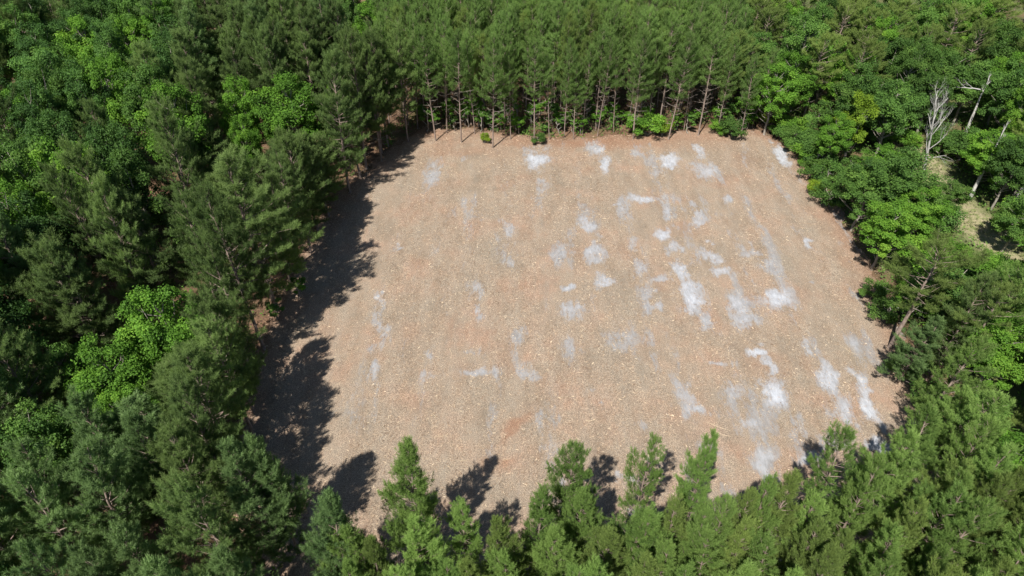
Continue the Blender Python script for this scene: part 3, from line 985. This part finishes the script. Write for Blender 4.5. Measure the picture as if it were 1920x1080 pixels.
# ---- pines that stand out, given by where their tip shows: px, py, height, crown radius, variants, label
NEAR = "bright green pines along the near edge of the clearing"
hand = [
    ("edge_pine", 765, 825, 15.0, 2.2, near_pines, 0, "slim bright pine with forked spire standing over the dark shadows of the near edge", NEAR),
    ("edge_pine", 1072, 824, 12.6, 2.0, near_pines, 1, "pine with twin spires whose narrow shadow falls beside it on bare ground", NEAR),
    ("edge_pine", 1217, 812, 13.2, 1.5, near_pines, 2, "thin see-through pine leaning over pale ground, small shadow beside its tip", NEAR),
    ("edge_pine", 1333, 812, 13.0, 1.6, near_pines, 3, "sparse pine with one side branch sticking out over the sandy ground", NEAR),
    ("edge_pine", 865, 932, 11.0, 1.7, near_pines, 2, "short narrow pine in front of the longest trunk shadow", NEAR),
    ("edge_pine", 615, 922, 13.5, 2.3, blue_pines, 0, "bluish green pine at the lower corner of the wide shade", NEAR),
    ("edge_pine", 475, 812, 14.0, 2.0, blue_pines, 1, "pointed pine rising alone before the darkest corner of the clearing", NEAR),
    ("edge_pine", 425, 845, 14.5, 2.8, blue_pines, 3, "broad pine with fingerlike shoots left of the pointed corner pine", NEAR),
    ("edge_pine", 1100, 925, 11.0, 2.0, near_pines, 0, "full pine directly below the twin spired one", NEAR),
    ("edge_pine", 1008, 930, 11.5, 1.9, near_pines, 1, "pine at the bare gap where a thin trunk shadow starts", NEAR),
    ("edge_pine", 1605, 818, 12.5, 2.2, near_pines, 2, "pine whose single spike pokes into the white sand strip", NEAR),
    ("edge_pine", 1700, 812, 13.0, 2.5, near_pines, 3, "round topped pine at the sandy lower corner of the clearing", NEAR),
    ("edge_pine", 770, 985, 12.0, 2.2, near_pines, 3, "bright pine just below the forked spire pine", NEAR),
    ("dark_pine", 432, 292, 19.0, 4.9, dark_pines, 0, "largest dark pine, its wide crown overhanging the shaded side of the clearing", None),
    ("dark_pine", 612, 108, 18.5, 3.6, dark_pines, 2, "tall pine on the clearing edge right of the brightest broadleaf tree", None),
    ("dark_pine", 742, 45, 17.5, 2.8, dark_pines, 3, "slender pine over the dark far corner of the clearing", None),
    ("dark_pine", 340, 60, 18.0, 4.0, dark_pines, 4, "feathery grey green pine above the dark gap in the upper wood", None),
    ("dark_pine", 335, 650, 15.5, 3.6, dark_pines, 1, "pine covering the lower side of the lime green tree", None),
]
for nm, px, py, h, R, vs, vi, lb, gp in hand:
    x, y = at_height(px, py, h)
    place(nm, vs[vi], x, y, h, R, lb, "pine tree", gp, tilt=(0, 0))
    TAKEN.append((x, y, R * 1.5))

# ---- broadleaf trees that stand out: crown centre px, py, crown centre height, tree height, radius
BL = [
    (540, 195, 11.0, 15.0, 4.6, bright_leaf, 0, "brightest round broadleaf tree amid the dark pines of the upper wood"),
    (432, 190, 11.5, 15.5, 2.6, bright_leaf, 1, "narrow bright green tree left of the brightest round one"),
    (458, 262, 8.5, 12.0, 1.9, bright_leaf, 0, "small lime green tree below the narrow bright one"),
    (626, 122, 14.0, 16.5, 1.5, bright_leaf, 1, "lime treetop peeking out behind the tall edge pine"),
    (692, 40, 11.0, 15.0, 3.2, bright_leaf, 1, "bright tall broadleaf tree at the top between stand and dark pines"),
    (295, 600, 11.0, 14.5, 3.5, bright_leaf, 0, "lime green tree with dense leaves beside the pine shade"),
    (200, 690, 9.0, 12.5, 3.4, bright_leaf, 1, "bright green tree below and left of the lime green one"),
    (150, 790, 6.5, 8.5, 2.6, yellow_leaf, 0, "yellow green leafy tree low between dark pines"),
    (240, 770, 7.0, 10.0, 2.4, bright_leaf, 0, "bright leafy tree squeezed beside the yellow green one"),
    (365, 420, 9.0, 12.0, 2.6, mid_leaf, 1, "mid green leafy tree half hidden left of the largest dark pine"),
    (60, 300, 11.0, 14.0, 3.2, mid_leaf, 0, "leafy tree by the left border under the dark broadleaf wood"),
    (395, 655, 6.0, 9.0, 2.2, mid_leaf, 2, "small leafy tree right of the lime green one"),
    (95, 120, 11.0, 14.5, 3.6, mid_leaf, 3, "light green broadleaf crown at the upper left border"),
    (165, 190, 10.0, 13.5, 3.2, mid_leaf, 1, "light green broadleaf crown below the freshest green one"),
    (30, 215, 10.0, 13.5, 3.2, bright_leaf, 0, "bright broadleaf crown cut by the left border"),
    (210, 130, 11.0, 14.0, 2.6, bright_leaf, 1, "small bright crown inside the top left leafy wood"),
    (330, 20, 12.0, 15.0, 3.0, mid_leaf, 2, "leafy crown at the top border beside the feathery pine"),
    (120, 690, 7.0, 10.0, 2.2, mid_leaf, 0, "mid green leafy tree left of the lowest bright one"),
    (240, 60, 12.0, 15.0, 3.4, bright_leaf, 1, "freshest green tree in the leafy wood at the top left"),
    (1455, 165, 7.5, 11.5, 3.4, bright_leaf, 0, "bright broadleaf tree ending the far pine row at the corner"),
    (1510, 85, 9.0, 13.0, 4.0, mid_leaf, 1, "wide leafy tree above the corner tree"),
    (1560, 95, 9.0, 12.0, 3.4, bright_leaf, 1, "bright spreading tree beside the wide leafy one near the top"),
    (1615, 200, 9.0, 12.0, 2.6, yellow_leaf, 0, "yellow green tree in the middle of the right wood"),
    (1568, 250, 6.0, 9.0, 2.4, bright_leaf, 0, "lime green small tree below the yellow green one"),
    (1625, 355, 6.0, 9.5, 3.5, mid_leaf, 2, "leafy tree overhanging the right edge of the clearing"),
    (1690, 330, 7.5, 11.5, 4.3, mid_leaf, 3, "broad fresh green tree left of the dead white snag"),
    (1668, 425, 6.0, 9.5, 3.5, bright_leaf, 1, "bright layered tree at the bend of the right edge"),
    (1728, 395, 5.5, 8.5, 3.0, bright_leaf, 0, "bright tree crown beside the pale grassy track"),
    (1785, 372, 3.2, 5.5, 2.6, mid_leaf, 0, "bushy tree below the dead white snag"),
    (1912, 290, 8.0, 11.5, 3.0, mid_leaf, 1, "round crown right of the leaning pale trunk"),
    (1912, 165, 9.0, 13.0, 3.8, mid_leaf, 2, "big light green tree at the upper right border"),
    (1870, 80, 10.0, 14.0, 4.4, mid_leaf, 3, "pale green broad tree near the top right corner"),
    (1918, 400, 5.5, 8.0, 2.8, mid_leaf, 0, "dense bushy tree on the far side of the grassy track"),
    (1890, 640, 6.5, 9.5, 3.2, bright_leaf, 1, "bright tree at the right border below the track"),
    (1905, 875, 6.0, 9.0, 3.0, bright_leaf, 0, "bright green tree in the lower right corner among pines"),
    (1840, 640, 5.5, 8.5, 2.2, bright_leaf, 1, "small bright tree between the olive pine and the border"),
]
for px, py, hc, h, R, vs, vi, lb in BL:
    x, y = at_height(px, py, hc)
    place("broadleaf_tree", vs[vi], x, y, h, R, lb, "broadleaf tree", "broadleaf trees standing out among the pines")
    TAKEN.append((x, y, R * 1.5))

# ---- pines of the right wood
RP = [
    (1758, 468, 12.5, 3.6, round_pines, 0, "olive green pine hanging over the right edge of the clearing"),
    (1850, 525, 12.5, 2.6, dark_pines, 2, "dark pine with a bare pale stem below the grassy track"),
    (1818, 640, 12.0, 2.5, near_pines, 4, "pine with grey branches in the middle of the right edge"),
    (1850, 720, 12.0, 2.6, near_pines, 1, "bright tufted pine near the right border"),
    (1815, 730, 9.5, 2.0, near_pines, 0, "short tufted pine at the lower right edge of the clearing"),
    (1748, 590, 9.0, 2.2, blue_pines, 3, "bushy low pine beside the small crown shadow on the right edge"),
    (1890, 545, 12.0, 2.6, round_pines, 2, "olive pine at the right border below the track"),
]
for px, py, h, R, vs, vi, lb in RP:
    x, y = at_height(px, py, h)
    place("wood_pine", vs[vi], x, y, h, R, lb, "pine tree", "pines of the right wood")
    TAKEN.append((x, y, R * 1.5))


def seen(x, y, h, R, m=40):
    """does any of the tree fall inside the picture, with a small margin"""
    for z in (h, h * 0.6, 0.0):
        px, py = project(x, y, z)
        depth = y * math.cos(TP) + (CAM_H - z) * math.sin(TP)
        pr = R * FPX / depth + m
        if -pr < px < 1920 + pr and -pr < py < 1080 + pr:
            return True
    return False


def fill(xr, yr, sx, sy, jit, rule, seed, stagger=True):
    r = random.Random(seed)
    out = []
    y = yr[0]
    row = 0
    while y < yr[1]:
        x = xr[0] + (sx / 2 if stagger and row % 2 else 0)
        while x < xr[1]:
            a = x + r.uniform(-jit, jit) * sx
            b = y + r.uniform(-jit, jit) * sy
            v = rule(a, b, r)
            if v:
                out.append((a, b) + v)
            x += sx
        y += sy
        row += 1
    return out


VIEWS = [(1712, 188, 1762, 325, 82.0), (1812, 280, 1866, 372, 77.0), (1800, 165, 1858, 240, 99.0), (1798, 415, 1868, 485, 74.0), (1888, 335, 1918, 368, 77.0),
         (1590, 150, 1640, 270, 84.0), (1700, 380, 1770, 430, 66.0), (280, 545, 340, 660, 52.0), (500, 140, 590, 250, 82.0), (412, 145, 450, 235, 80.0),
         (1440, 60, 1600, 230, 92.0), (170, 650, 225, 720, 46.0), (445, 240, 475, 300, 76), (1500, 250, 1560, 330, 88)]


def blocks(x, y, h, R, low=2.0):
    """would this tree hide one of the things that the photograph shows behind it?"""
    for (x0, y0, x1, y1, yt) in VIEWS:
        if y > yt - 1.5:
            continue
        p1, q1 = project(x, y, h)
        p2, q2 = project(x, y, low)
        dep = y * math.cos(TP) + (CAM_H - h * 0.5) * math.sin(TP)
        pr = R * 0.85 * FPX / dep
        a, b = min(p1, p2) - pr * 0.7, max(p1, p2) + pr * 0.7
        if a < x1 and b > x0 and q1 < y1 and q2 > y0:
            return True
    return False


def fit_height(x, y, h, R, hmin=4.0):
    while blocks(x, y, h, R):
        h *= 0.88
        if h < hmin:
            return None
    return h


PENDING = []
LANDMARKS = [
    (540, 195, "the brightest round broadleaf tree"), (432, 190, "the narrow bright green tree"), (432, 330, "the largest dark pine"),
    (612, 150, "the tall edge pine at the shaded far corner"), (692, 40, "the bright tree at the top edge"), (295, 600, "the lime green tree"),
    (200, 690, "the bright tree below the lime one"), (150, 790, "the yellow green leafy tree"), (340, 90, "the feathery grey green pine"),
    (475, 840, "the pointed corner pine"), (615, 960, "the pine at the corner of the shade"), (765, 860, "the forked spire pine"),
    (1072, 860, "the twin spired pine"), (1217, 840, "the leaning see-through pine"), (1333, 840, "the pine with one side branch"),
    (1605, 840, "the pine poking into white sand"), (1700, 840, "the pine at the sandy corner"), (1757, 240, "the white dead tree"),
    (1615, 200, "the yellow green tree"), (1830, 440, "the pale grassy track"), (1740, 500, "the olive edge pine"),
    (1455, 165, "the bright corner tree"), (1870, 80, "the pale green top corner tree"), (1905, 875, "the bright lower corner tree"),
    (1890, 640, "the bright border tree"), (1560, 95, "the bright spreading tree"), (150, 60, "the leafy wood at the top left"), (60, 420, "the left border wood"),
]


def name_the_rest():
    """each remaining tree is named by the thing one can find nearest to it and its count from there"""
    buckets = {}
    for o, x, y, h, kind, zf in PENDING:
        px, py = project(x, y, h * zf)
        best = min(LANDMARKS, key=lambda l: math.hypot(l[0] - px, l[1] - py))
        dx, dy = px - best[0], py - best[1]
        if abs(dx) >= abs(dy):
            di = "leftward" if dx < 0 else "rightward"
        else:
            di = "upward" if dy < 0 else "downward"
        buckets.setdefault((best[2], di, kind), []).append((math.hypot(dx, dy), o))
    for (ph, di, kind), lst in buckets.items():
        lst.sort(key=lambda t: t[0])
        for k, (_, o) in enumerate(lst):
            o["label"] = f"{ORD[min(k, len(ORD) - 1)]} {kind} {di} from {ph}"


def sdp(x, y):
    return float(plot_dist(np.array([x]), np.array([y]))[0])


# ---- the plantation stand behind the far edge, its front row first
front = []
r0 = random.Random(3)
fx = [(817, 265, 16.5), (865, 268, 16.5), (924, 278, 17.0), (1002, 268, 15.5), (1058, 258, 15), (1120, 255, 15.0), (1187, 262, 16.0), (1253, 262, 15.5), (1309, 255, 15.5), (1345, 250, 14.5), (1388, 262, 13.0),
      (783, 240, 17.0), (957, 262, 13.5), (1030, 262, 13.0), (1075, 262, 13.0), (1092, 252, 13.5), (1150, 248, 14.0), (1215, 245, 14.5), (1282, 246, 14.5), (1410, 240, 12.0), (890, 252, 15.0), (838, 250, 14.5)]
fx.sort()
for px, py, h in fx:
    x, y = ground(px, py)
    front.append((x, y, h))
for k, (x, y, h) in enumerate(front):
    place("stand_pine", stand_pines[(k * 3) % 5], x, y, h, 2.35 if h > 15 else 1.6, f"{ORD[k]} pine from the left along the far edge of the clearing, bare trunk showing", "pine tree", "front row pines of the far stand")
    TAKEN.append((x, y, 2.2))


def rule_stand(x, y, r):
    if x < -19 - (y - 98) * 0.15 or x > 33 + (y - 95) * 0.1:
        return None
    if y < 96.5 + 1.5 * math.sin(x * 0.3) or not ok(x, y, 1.6):
        return None
    h = r.uniform(13.2, 17.6)
    if not seen(x, y, h, 2, 10):
        return None
    return h, r.uniform(1.7, 2.6)


st = fill((-26, 42), (97, 127), 3.0, 2.7, 0.3, rule_stand, 11)
BEHIND = {}
for k, (x, y, h, R) in enumerate(st):
    fi = min(range(len(front)), key=lambda i: abs(front[i][0] - x))
    BEHIND.setdefault(fi, []).append((y, place("stand_pine", stand_pines[random.randrange(7)], x, y, h, R, "-", "pine tree", "pines packed in the far stand", dead=y < 101)))
    TAKEN.append((x, y, 1.6))
for fi, lst in BEHIND.items():
    lst.sort(key=lambda t: t[0])
    for k, (_, o_) in enumerate(lst):
        o_["label"] = f"{ORD[k]} pine in the dense stand behind the {ORD[fi]} trunk of its front row"
print("stand", len(st))

# ---- the unbroken row of dark pines that shades the left side
LEFT_LINE = np.array([(-18.8, 23.5), (-21.6, 29.0), (-23.6, 38.0), (-24.8, 52.0), (-24.6, 67.0), (-23.0, 79.5), (-17.6, 92.0), (-15.2, 98.0)])
seg = np.linalg.norm(np.diff(LEFT_LINE, axis=0), axis=1)
cum = np.concatenate([[0], np.cumsum(seg)])
re_ = random.Random(8)
s_, k = 0.0, 0
while s_ < cum[-1]:
    x = float(np.interp(s_, cum, LEFT_LINE[:, 0])) - re_.uniform(-0.6, 1.4)
    y = float(np.interp(s_, cum, LEFT_LINE[:, 1]))
    h = re_.uniform(16.5, 19.5) if y > 33 else re_.uniform(13.5, 15.5)
    R = re_.uniform(2.6, 3.6)
    hh = fit_height(x, y, h, R, 8.0)
    s_ += re_.uniform(2.2, 3.1)
    if hh is None or not ok(x, y, 1.5):
        continue
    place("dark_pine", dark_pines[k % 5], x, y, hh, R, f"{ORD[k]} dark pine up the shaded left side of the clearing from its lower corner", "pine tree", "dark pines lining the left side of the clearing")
    TAKEN.append((x, y, 2.4))
    k += 1
print("left edge", k)


# ---- the dark wood on the left
def rule_left(x, y, r):
    sd = sdp(x, y)
    if sd > -1.6:
        return None
    if x > -18 + (y - 98) * -0.15 and y > 90:
        return None
    if x > -9 - (24 - y) * 0.0 and y < 40:
        return None
    if y < 30 and x > -14:
        return None
    if not seen(x, y, 18, 3.5, 20):
        return None
    if not ok(x, y, 3.2 if y < 46 else 4.0):
        return None
    # upper left: broadleaf wood; elsewhere dark pine with scattered openings
    px, py = project(x, y, 14)
    leafy = (px < 330 - max(0, py - 180) * 0.9)
    hole = fbm(np.array([x * 0.09]), np.array([y * 0.09]), 2)[0]
    if hole < (0.3 if y > 60 else 0.16):
        return None
    kind = 'leaf' if (leafy and r.random() < 0.66) or r.random() < 0.10 else 'pine'
    if y < 34:
        h = r.uniform(13.0, 15.5)
    else:
        h = r.uniform(15.5, 19.0)
    R = r.uniform(2.7, 3.9)
    h = fit_height(x, y, h, R, 6.0)
    if h is None or (kind == 'leaf' and r.random() < 0.2):
        return None
    return h, R, kind


lf = fill((-98, -10), (12, 46), 3.9, 3.7, 0.38, rule_left, 22) + fill((-98, -10), (46, 130), 4.5, 4.3, 0.38, rule_left, 21)
lf.sort(key=lambda t: t[1])
edge_n = 0
cnt = dict(pine=0, leaf=0, edge=0)
for x, y, h, R, kind in lf:
    px, py = project(x, y, h * 0.7)
    if kind == 'leaf':
        vs = dark_leaf if random.random() < 0.5 else (mid_leaf if random.random() < 0.6 else bright_leaf)
        o_ = place("shade_tree", vs[random.randrange(len(vs))], x, y, h, R * 1.05, "-", "broadleaf tree", "broadleaf trees of the left wood")
        PENDING.append((o_, x, y, h, "green broadleaf tree", 0.75))
        cnt['leaf'] += 1
    else:
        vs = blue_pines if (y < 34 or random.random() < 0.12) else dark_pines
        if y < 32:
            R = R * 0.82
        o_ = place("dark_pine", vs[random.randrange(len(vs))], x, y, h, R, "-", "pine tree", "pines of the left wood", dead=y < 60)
        PENDING.append((o_, x, y, h, "dark pine", 0.75))
        cnt['pine'] += 1
    TAKEN.append((x, y, 3.0))
print("left", cnt)


# ---- near edge stand, lower middle and right
def near_limit(x):
    return np.interp(x, [-30, -12, 0, 10, 18, 27, 36, 42], [24, 19.5, 21.0, 23.5, 28.0, 30.6, 32.0, 33.4])


def rule_near(x, y, r):
    if x < -14 or y > near_limit(x) or not ok(x, y, 1.9):
        return None
    if not seen(x, y, 14, 2, 15):
        return None
    if x < 13 and r.random() < (0.38 if y > 18.5 else 0.05):
        return None
    return r.uniform(11.0, 13.8), r.uniform(1.7, 2.4)


FRINGE = [(700, 1010), (735, 1060), (820, 1045), (930, 985), (960, 1050), (1045, 1000), (1150, 1000), (1190, 955), (1228, 962), (1275, 945), (1318, 958), (1368, 925),
          (1415, 925), (1250, 1015), (1345, 1005), (1400, 985), (1130, 1060), (1060, 1060), (875, 1060), (665, 985), (655, 1060), (1205, 1050), (1300, 1050), (1450, 905), (1490, 885)]
rf_ = random.Random(77)
for k, (px, py) in enumerate(FRINGE):
    h = rf_.uniform(10.8, 12.6)
    x, y = at_height(px, py, h)
    R = rf_.uniform(1.5, 2.1)
    vs = near_pines if k % 3 else olive_pines
    o_ = place("near_pine", vs[k % len(vs)], x, y, h, R, "-", "pine tree", "young pines below the near edge of the clearing", tilt=(0, 0))
    PENDING.append((o_, x, y, h, "bright green pine", 0.85))
    TAKEN.append((x, y, 1.8))
nf = fill((-14, 56), (10.0, 36), 2.6, 2.5, 0.34, rule_near, 31)
for x, y, h, R in nf:
    vs = near_pines if random.random() < 0.6 else (blue_pines if x < 2 or random.random() < 0.3 else olive_pines)
    o_ = place("near_pine", vs[random.randrange(len(vs))], x, y, h, R, "-", "pine tree", "young pines below the near edge of the clearing")
    PENDING.append((o_, x, y, h, "bright green pine", 0.85))
    TAKEN.append((x, y, 1.8))
print("near", len(nf))


# ---- mixed wood on the right
def rule_right(x, y, r):
    sd = sdp(x, y)
    if sd > (-3.2 if y < 62 else -1.8) or x < 33:
        return None
    if y < near_limit(x) + 2 and x < 56 and y < 36:
        return None
    if abs(x - 58) < 3.6 and y < 92:
        return None
    if y > 92 and x < 33 + (y - 95) * 0.1 + 1.5:
        return None
    if not seen(x, y, 13, 3.5, 20) or not ok(x, y, 3.3):
        return None
    if abs(y - 132 + (x - 60) * 0.25) < 5:
        return None
    h = r.uniform(9.5, 14.0)
    R = r.uniform(2.7, 3.9)
    if sd > -4:
        h *= 0.72
        R *= 0.9
    u = r.random()
    if y > 96:
        kind = 'round' if u < 0.5 else ('leaf' if u < 0.9 else 'bright')
        h = h * 1.1
    elif y < 62:
        kind = 'dark' if u < 0.35 else ('round' if u < 0.6 else ('leaf' if u < 0.85 else 'bright'))
    else:
        kind = 'round' if u < 0.2 else ('leaf' if u < 0.78 else 'bright')
    h = fit_height(x, y, h, R, 2.6)
    if h is None:
        return None
    if h < 6:
        R *= 0.75
    return h, R, kind


rf = fill((33, 108), (24, 138), 4.4, 4.2, 0.38, rule_right, 41)
rf.sort(key=lambda t: t[1])
ne = 0
for x, y, h, R, kind in rf:
    if kind in ('dark', 'round'):
        vs = near_pines if kind == 'dark' else (olive_pines if y < 66 else round_pines)
        nm, cat, kp, gp = "wood_pine", "pine tree", "olive green pine" if kind == 'round' else "tufted pine", "pines of the right wood"
        R *= 0.9
    else:
        vs = bright_leaf if kind == 'bright' else mid_leaf
        nm, cat = "leafy_tree", "broadleaf tree"
        kp = "bright green broadleaf tree" if kind == 'bright' else "mid green broadleaf tree"
        gp = "broadleaf trees of the right wood"
    if h < 6:
        vs, nm, cat, kp = bush[:2], "bush", "bush", "leafy bush"
        gp = "bushes of the right wood"
        R = min(R, 2.4)
        h = min(h, 4.0)
    o_ = place(nm, vs[random.randrange(len(vs))], x, y, h, R, "-", cat, gp)
    if sdp(x, y) > -4.2 and y > 36:
        ne += 1
        o_["label"] = f"{ORD[ne - 1]} one up the right edge of the clearing, {kp}"
        o_["group"] = "trees lining the right edge of the clearing"
    else:
        PENDING.append((o_, x, y, h, kp, 0.7))
    TAKEN.append((x, y, 2.6))


def rule_gap(x, y, r):
    sd = sdp(x, y)
    if sd > -1.0 or x < 36 or abs(x - 58) < 3.2 and y < 92:
        return None
    if y < near_limit(x) + 1 and y < 38:
        return None
    if not ok(x, y, 1.6) or not seen(x, y, 3, 2, 5) or r.random() < 0.1 or blocks(x, y, 3.0, 1.6, 0.2):
        return None
    return r.uniform(1.8, 4.0), r.uniform(1.3, 2.2)


gb_ = fill((36, 80), (36, 100), 3.2, 3.0, 0.4, rule_gap, 51)
for x, y, h, R in gb_:
    o_ = place("bush", bush[random.choice([0, 0, 1])], x, y, h, R, "-", "bush", "bushes of the right wood")
    PENDING.append((o_, x, y, h, "leafy bush", 0.7))
    TAKEN.append((x, y, 1.5))
print("gap bushes", len(gb_))
name_the_rest()
print("right", len(rf), ne)

# ---- bushes and saplings along the edges
BU = [
    (1215, 238, 1.5, 3.8, 2.6, 1, "big bright bush between two trunks on the far edge"),
    (1243, 245, 1.0, 2.6, 1.6, 2, "yellow green bush beside the big bright one on the far edge"),
    (1375, 240, 1.5, 3.0, 2.0, 0, "green bush near the right end of the far pine row"),
    (1350, 238, 1.2, 2.2, 1.5, 1, "small bush beside the last trunks of the far row"),
    (1008, 262, 0.6, 1.6, 1.2, 0, "low round green bush standing alone before the middle of the far pine row"),
    (908, 262, 0.6, 1.6, 0.9, 2, "little yellow green bush standing alone before the left end of far pine row"),
    (1440, 225, 1.2, 2.6, 1.8, 2, "yellowish shrub at the far right corner of the clearing"),
    (1465, 250, 0.9, 2.4, 1.7, 0, "green shrub beside the yellowish corner shrub"),
    (1490, 262, 1.0, 2.8, 2.0, 0, "grey green shrub at the top of the right edge"),
    (1510, 295, 1.0, 2.8, 2.0, 1, "bright shrub halfway between corner and first right edge tree"),
    (1532, 330, 1.0, 3.0, 2.1, 0, "shrub where the right edge turns dark"),
    (1525, 355, 0.8, 2.0, 1.3, 2, "small yellow green shrub poking out at the right edge"),
    (1478, 240, 1.4, 3.4, 2.1, 1, "bright shrub behind the green corner shrub"),
    (1505, 275, 1.4, 3.6, 2.2, 0, "taller green shrub behind the grey green one"),
    (1530, 300, 1.4, 3.6, 2.3, 0, "wide green shrub below the taller one on the right edge"),
    (1550, 335, 1.2, 3.4, 2.2, 0, "green shrub filling the bend of the right edge"),
    (1552, 375, 1.0, 3.0, 2.0, 0, "low green shrub beneath the first overhanging tree"),
    (1410, 205, 1.5, 3.0, 1.6, 0, "shrub behind the last trunk of the far row"),
    (1790, 470, 0.8, 1.8, 1.8, 1, "leafy bush beside the bright low one at the track"),
    (1640, 545, 1.0, 2.2, 1.5, 0, "dark low bush by the small crown shadow at right"),
    (1662, 590, 1.0, 2.6, 1.7, 0, "bush under the bushy low pine at the right edge"),
    (1700, 690, 1.0, 2.6, 1.7, 0, "bush spilling onto the tan ground on the right edge"),
    (1735, 745, 1.0, 2.6, 1.6, 0, "lowest bush of the right edge above the sandy corner"),
]
for px, py, hc, h, R, vi, lb in BU:
    x, y = at_height(px, py, hc)
    place("bush", bush[vi], x, y, h, R, lb, "bush", "bushes along the edges of the clearing")
SP = [(845, 235, 5.0), (878, 238, 3.6), (905, 240, 3.2), (970, 232, 4.2), (1038, 235, 4.4), (1048, 245, 3.5), (995, 238, 3.6), (1362, 235, 4.4), (1385, 232, 5.4), (1398, 238, 4.5), (1150, 240, 2.6), (940, 243, 2.8), (790, 225, 2.6), (1070, 238, 3.2), (1125, 238, 2.8),
      (668, 290, 4.5), (655, 310, 4.0), (690, 265, 4.0), (560, 560, 3.2), (520, 600, 3.0)]
rsp = random.Random(17)
for q in range(34):
    SP.append((800 + q * 18 + rsp.uniform(-8, 8), rsp.uniform(226, 252), rsp.uniform(1.8, 5.2)))
SP = sorted(SP)
for k, (px, py, h) in enumerate(SP):
    x, y = ground(px, py)
    place("sapling", sapling[k % 2], x, y, h, 0.6 + 0.12 * h, f"{ORD[k]} thin leafy sapling from the left among the edge trunks", "sapling", "saplings between the edge trunks")

# ---- bleached dead trees
def snag(px, py, h, seed, label, lean=(0.0, 0.0), spread=1.0, brs=7, bare=0.45, rad=0.16, depth=2, rz=0.0):
    r = np.random.default_rng(seed)
    x, y = ground(px, py)
    o = root("dead_tree", x, y)
    g = Geo()
    ts = np.linspace(0, 1, 9)
    pts = np.column_stack([lean[0] * ts + np.cumsum(r.normal(size=9)) * 0.05, lean[1] * ts + np.cumsum(r.normal(size=9)) * 0.05, ts * h])
    g.tube(pts, rad * (1 - ts) + 0.03, 7)
    link("trunk", g.mesh("trunk", BARK_WHITE), o)
    for k in range(brs):
        f = bare + (0.97 - bare) * k / max(1, brs - 1)
        p = np.array([np.interp(f, ts, pts[:, i]) for i in range(3)])
        az = k * 2.4 + seed
        gb = Geo()
        grow(gb, r, p, [math.cos(az), math.sin(az), 1.3 + 0.5 * f], h * 0.20 * spread * (1.25 - f * 0.6), rad * 0.34, depth, 0.5)
        link("branch", gb.mesh("branch", BARK_WHITE), o)
    tag(o, label, "dead tree")


snag(1731, 332, 10.8, 3, "bleached white dead tree with upswept bare branches in the right wood", (-2.2, 0.0), 1.45, 11, 0.32, 0.2, 3)
snag(1820, 372, 10.0, 5, "pale leaning trunk without branches beside the dead white snag", (1.2, 1.6), 0.5, 3, 0.8, 0.22, 2)
snag(1805, 262, 9.0, 7, "thick grey white leaning trunk over the black gap at the upper right", (0.8, 1.5), 0.6, 4, 0.7, 0.23, 2)
snag(1905, 372, 8.0, 9, "short pale trunk at the right border", (1.2, 0.5), 0.6, 2, 0.85, 0.26, 1)


# horizontal dead limb and a fallen bleached branch
def limb(px, py, z, ang, ln, rad, label, seed, depth=2):
    r = np.random.default_rng(seed)
    x, y = ground(px, py, z)
    g = Geo()
    grow(g, r, (0, 0, 0), (math.cos(ang), math.sin(ang), 0.02), ln, rad, depth, 0.0, 3)
    o = link("bare_branch", g.mesh("bare_branch", BARK_WHITE))
    o.location = (x, y, z)
    tag(o, label, "branch")


limb(1838, 168, 10.5, 3.0, 2.6, 0.09, "arched bleached limb above the black gap at the upper right", 4)
limb(1740, 295, 3.5, 0.1, 3.6, 0.06, "pale fine branch spread sideways low on the dead white tree", 6)
limb(1655, 572, 1.2, 0.1, 3.0, 0.06, "grey bare branch reaching over the right edge of the clearing", 8)
limb(1600, 60, 7.5, 2.3, 5.0, 0.10, "grey dead branch among the crowns at the top right", 10)
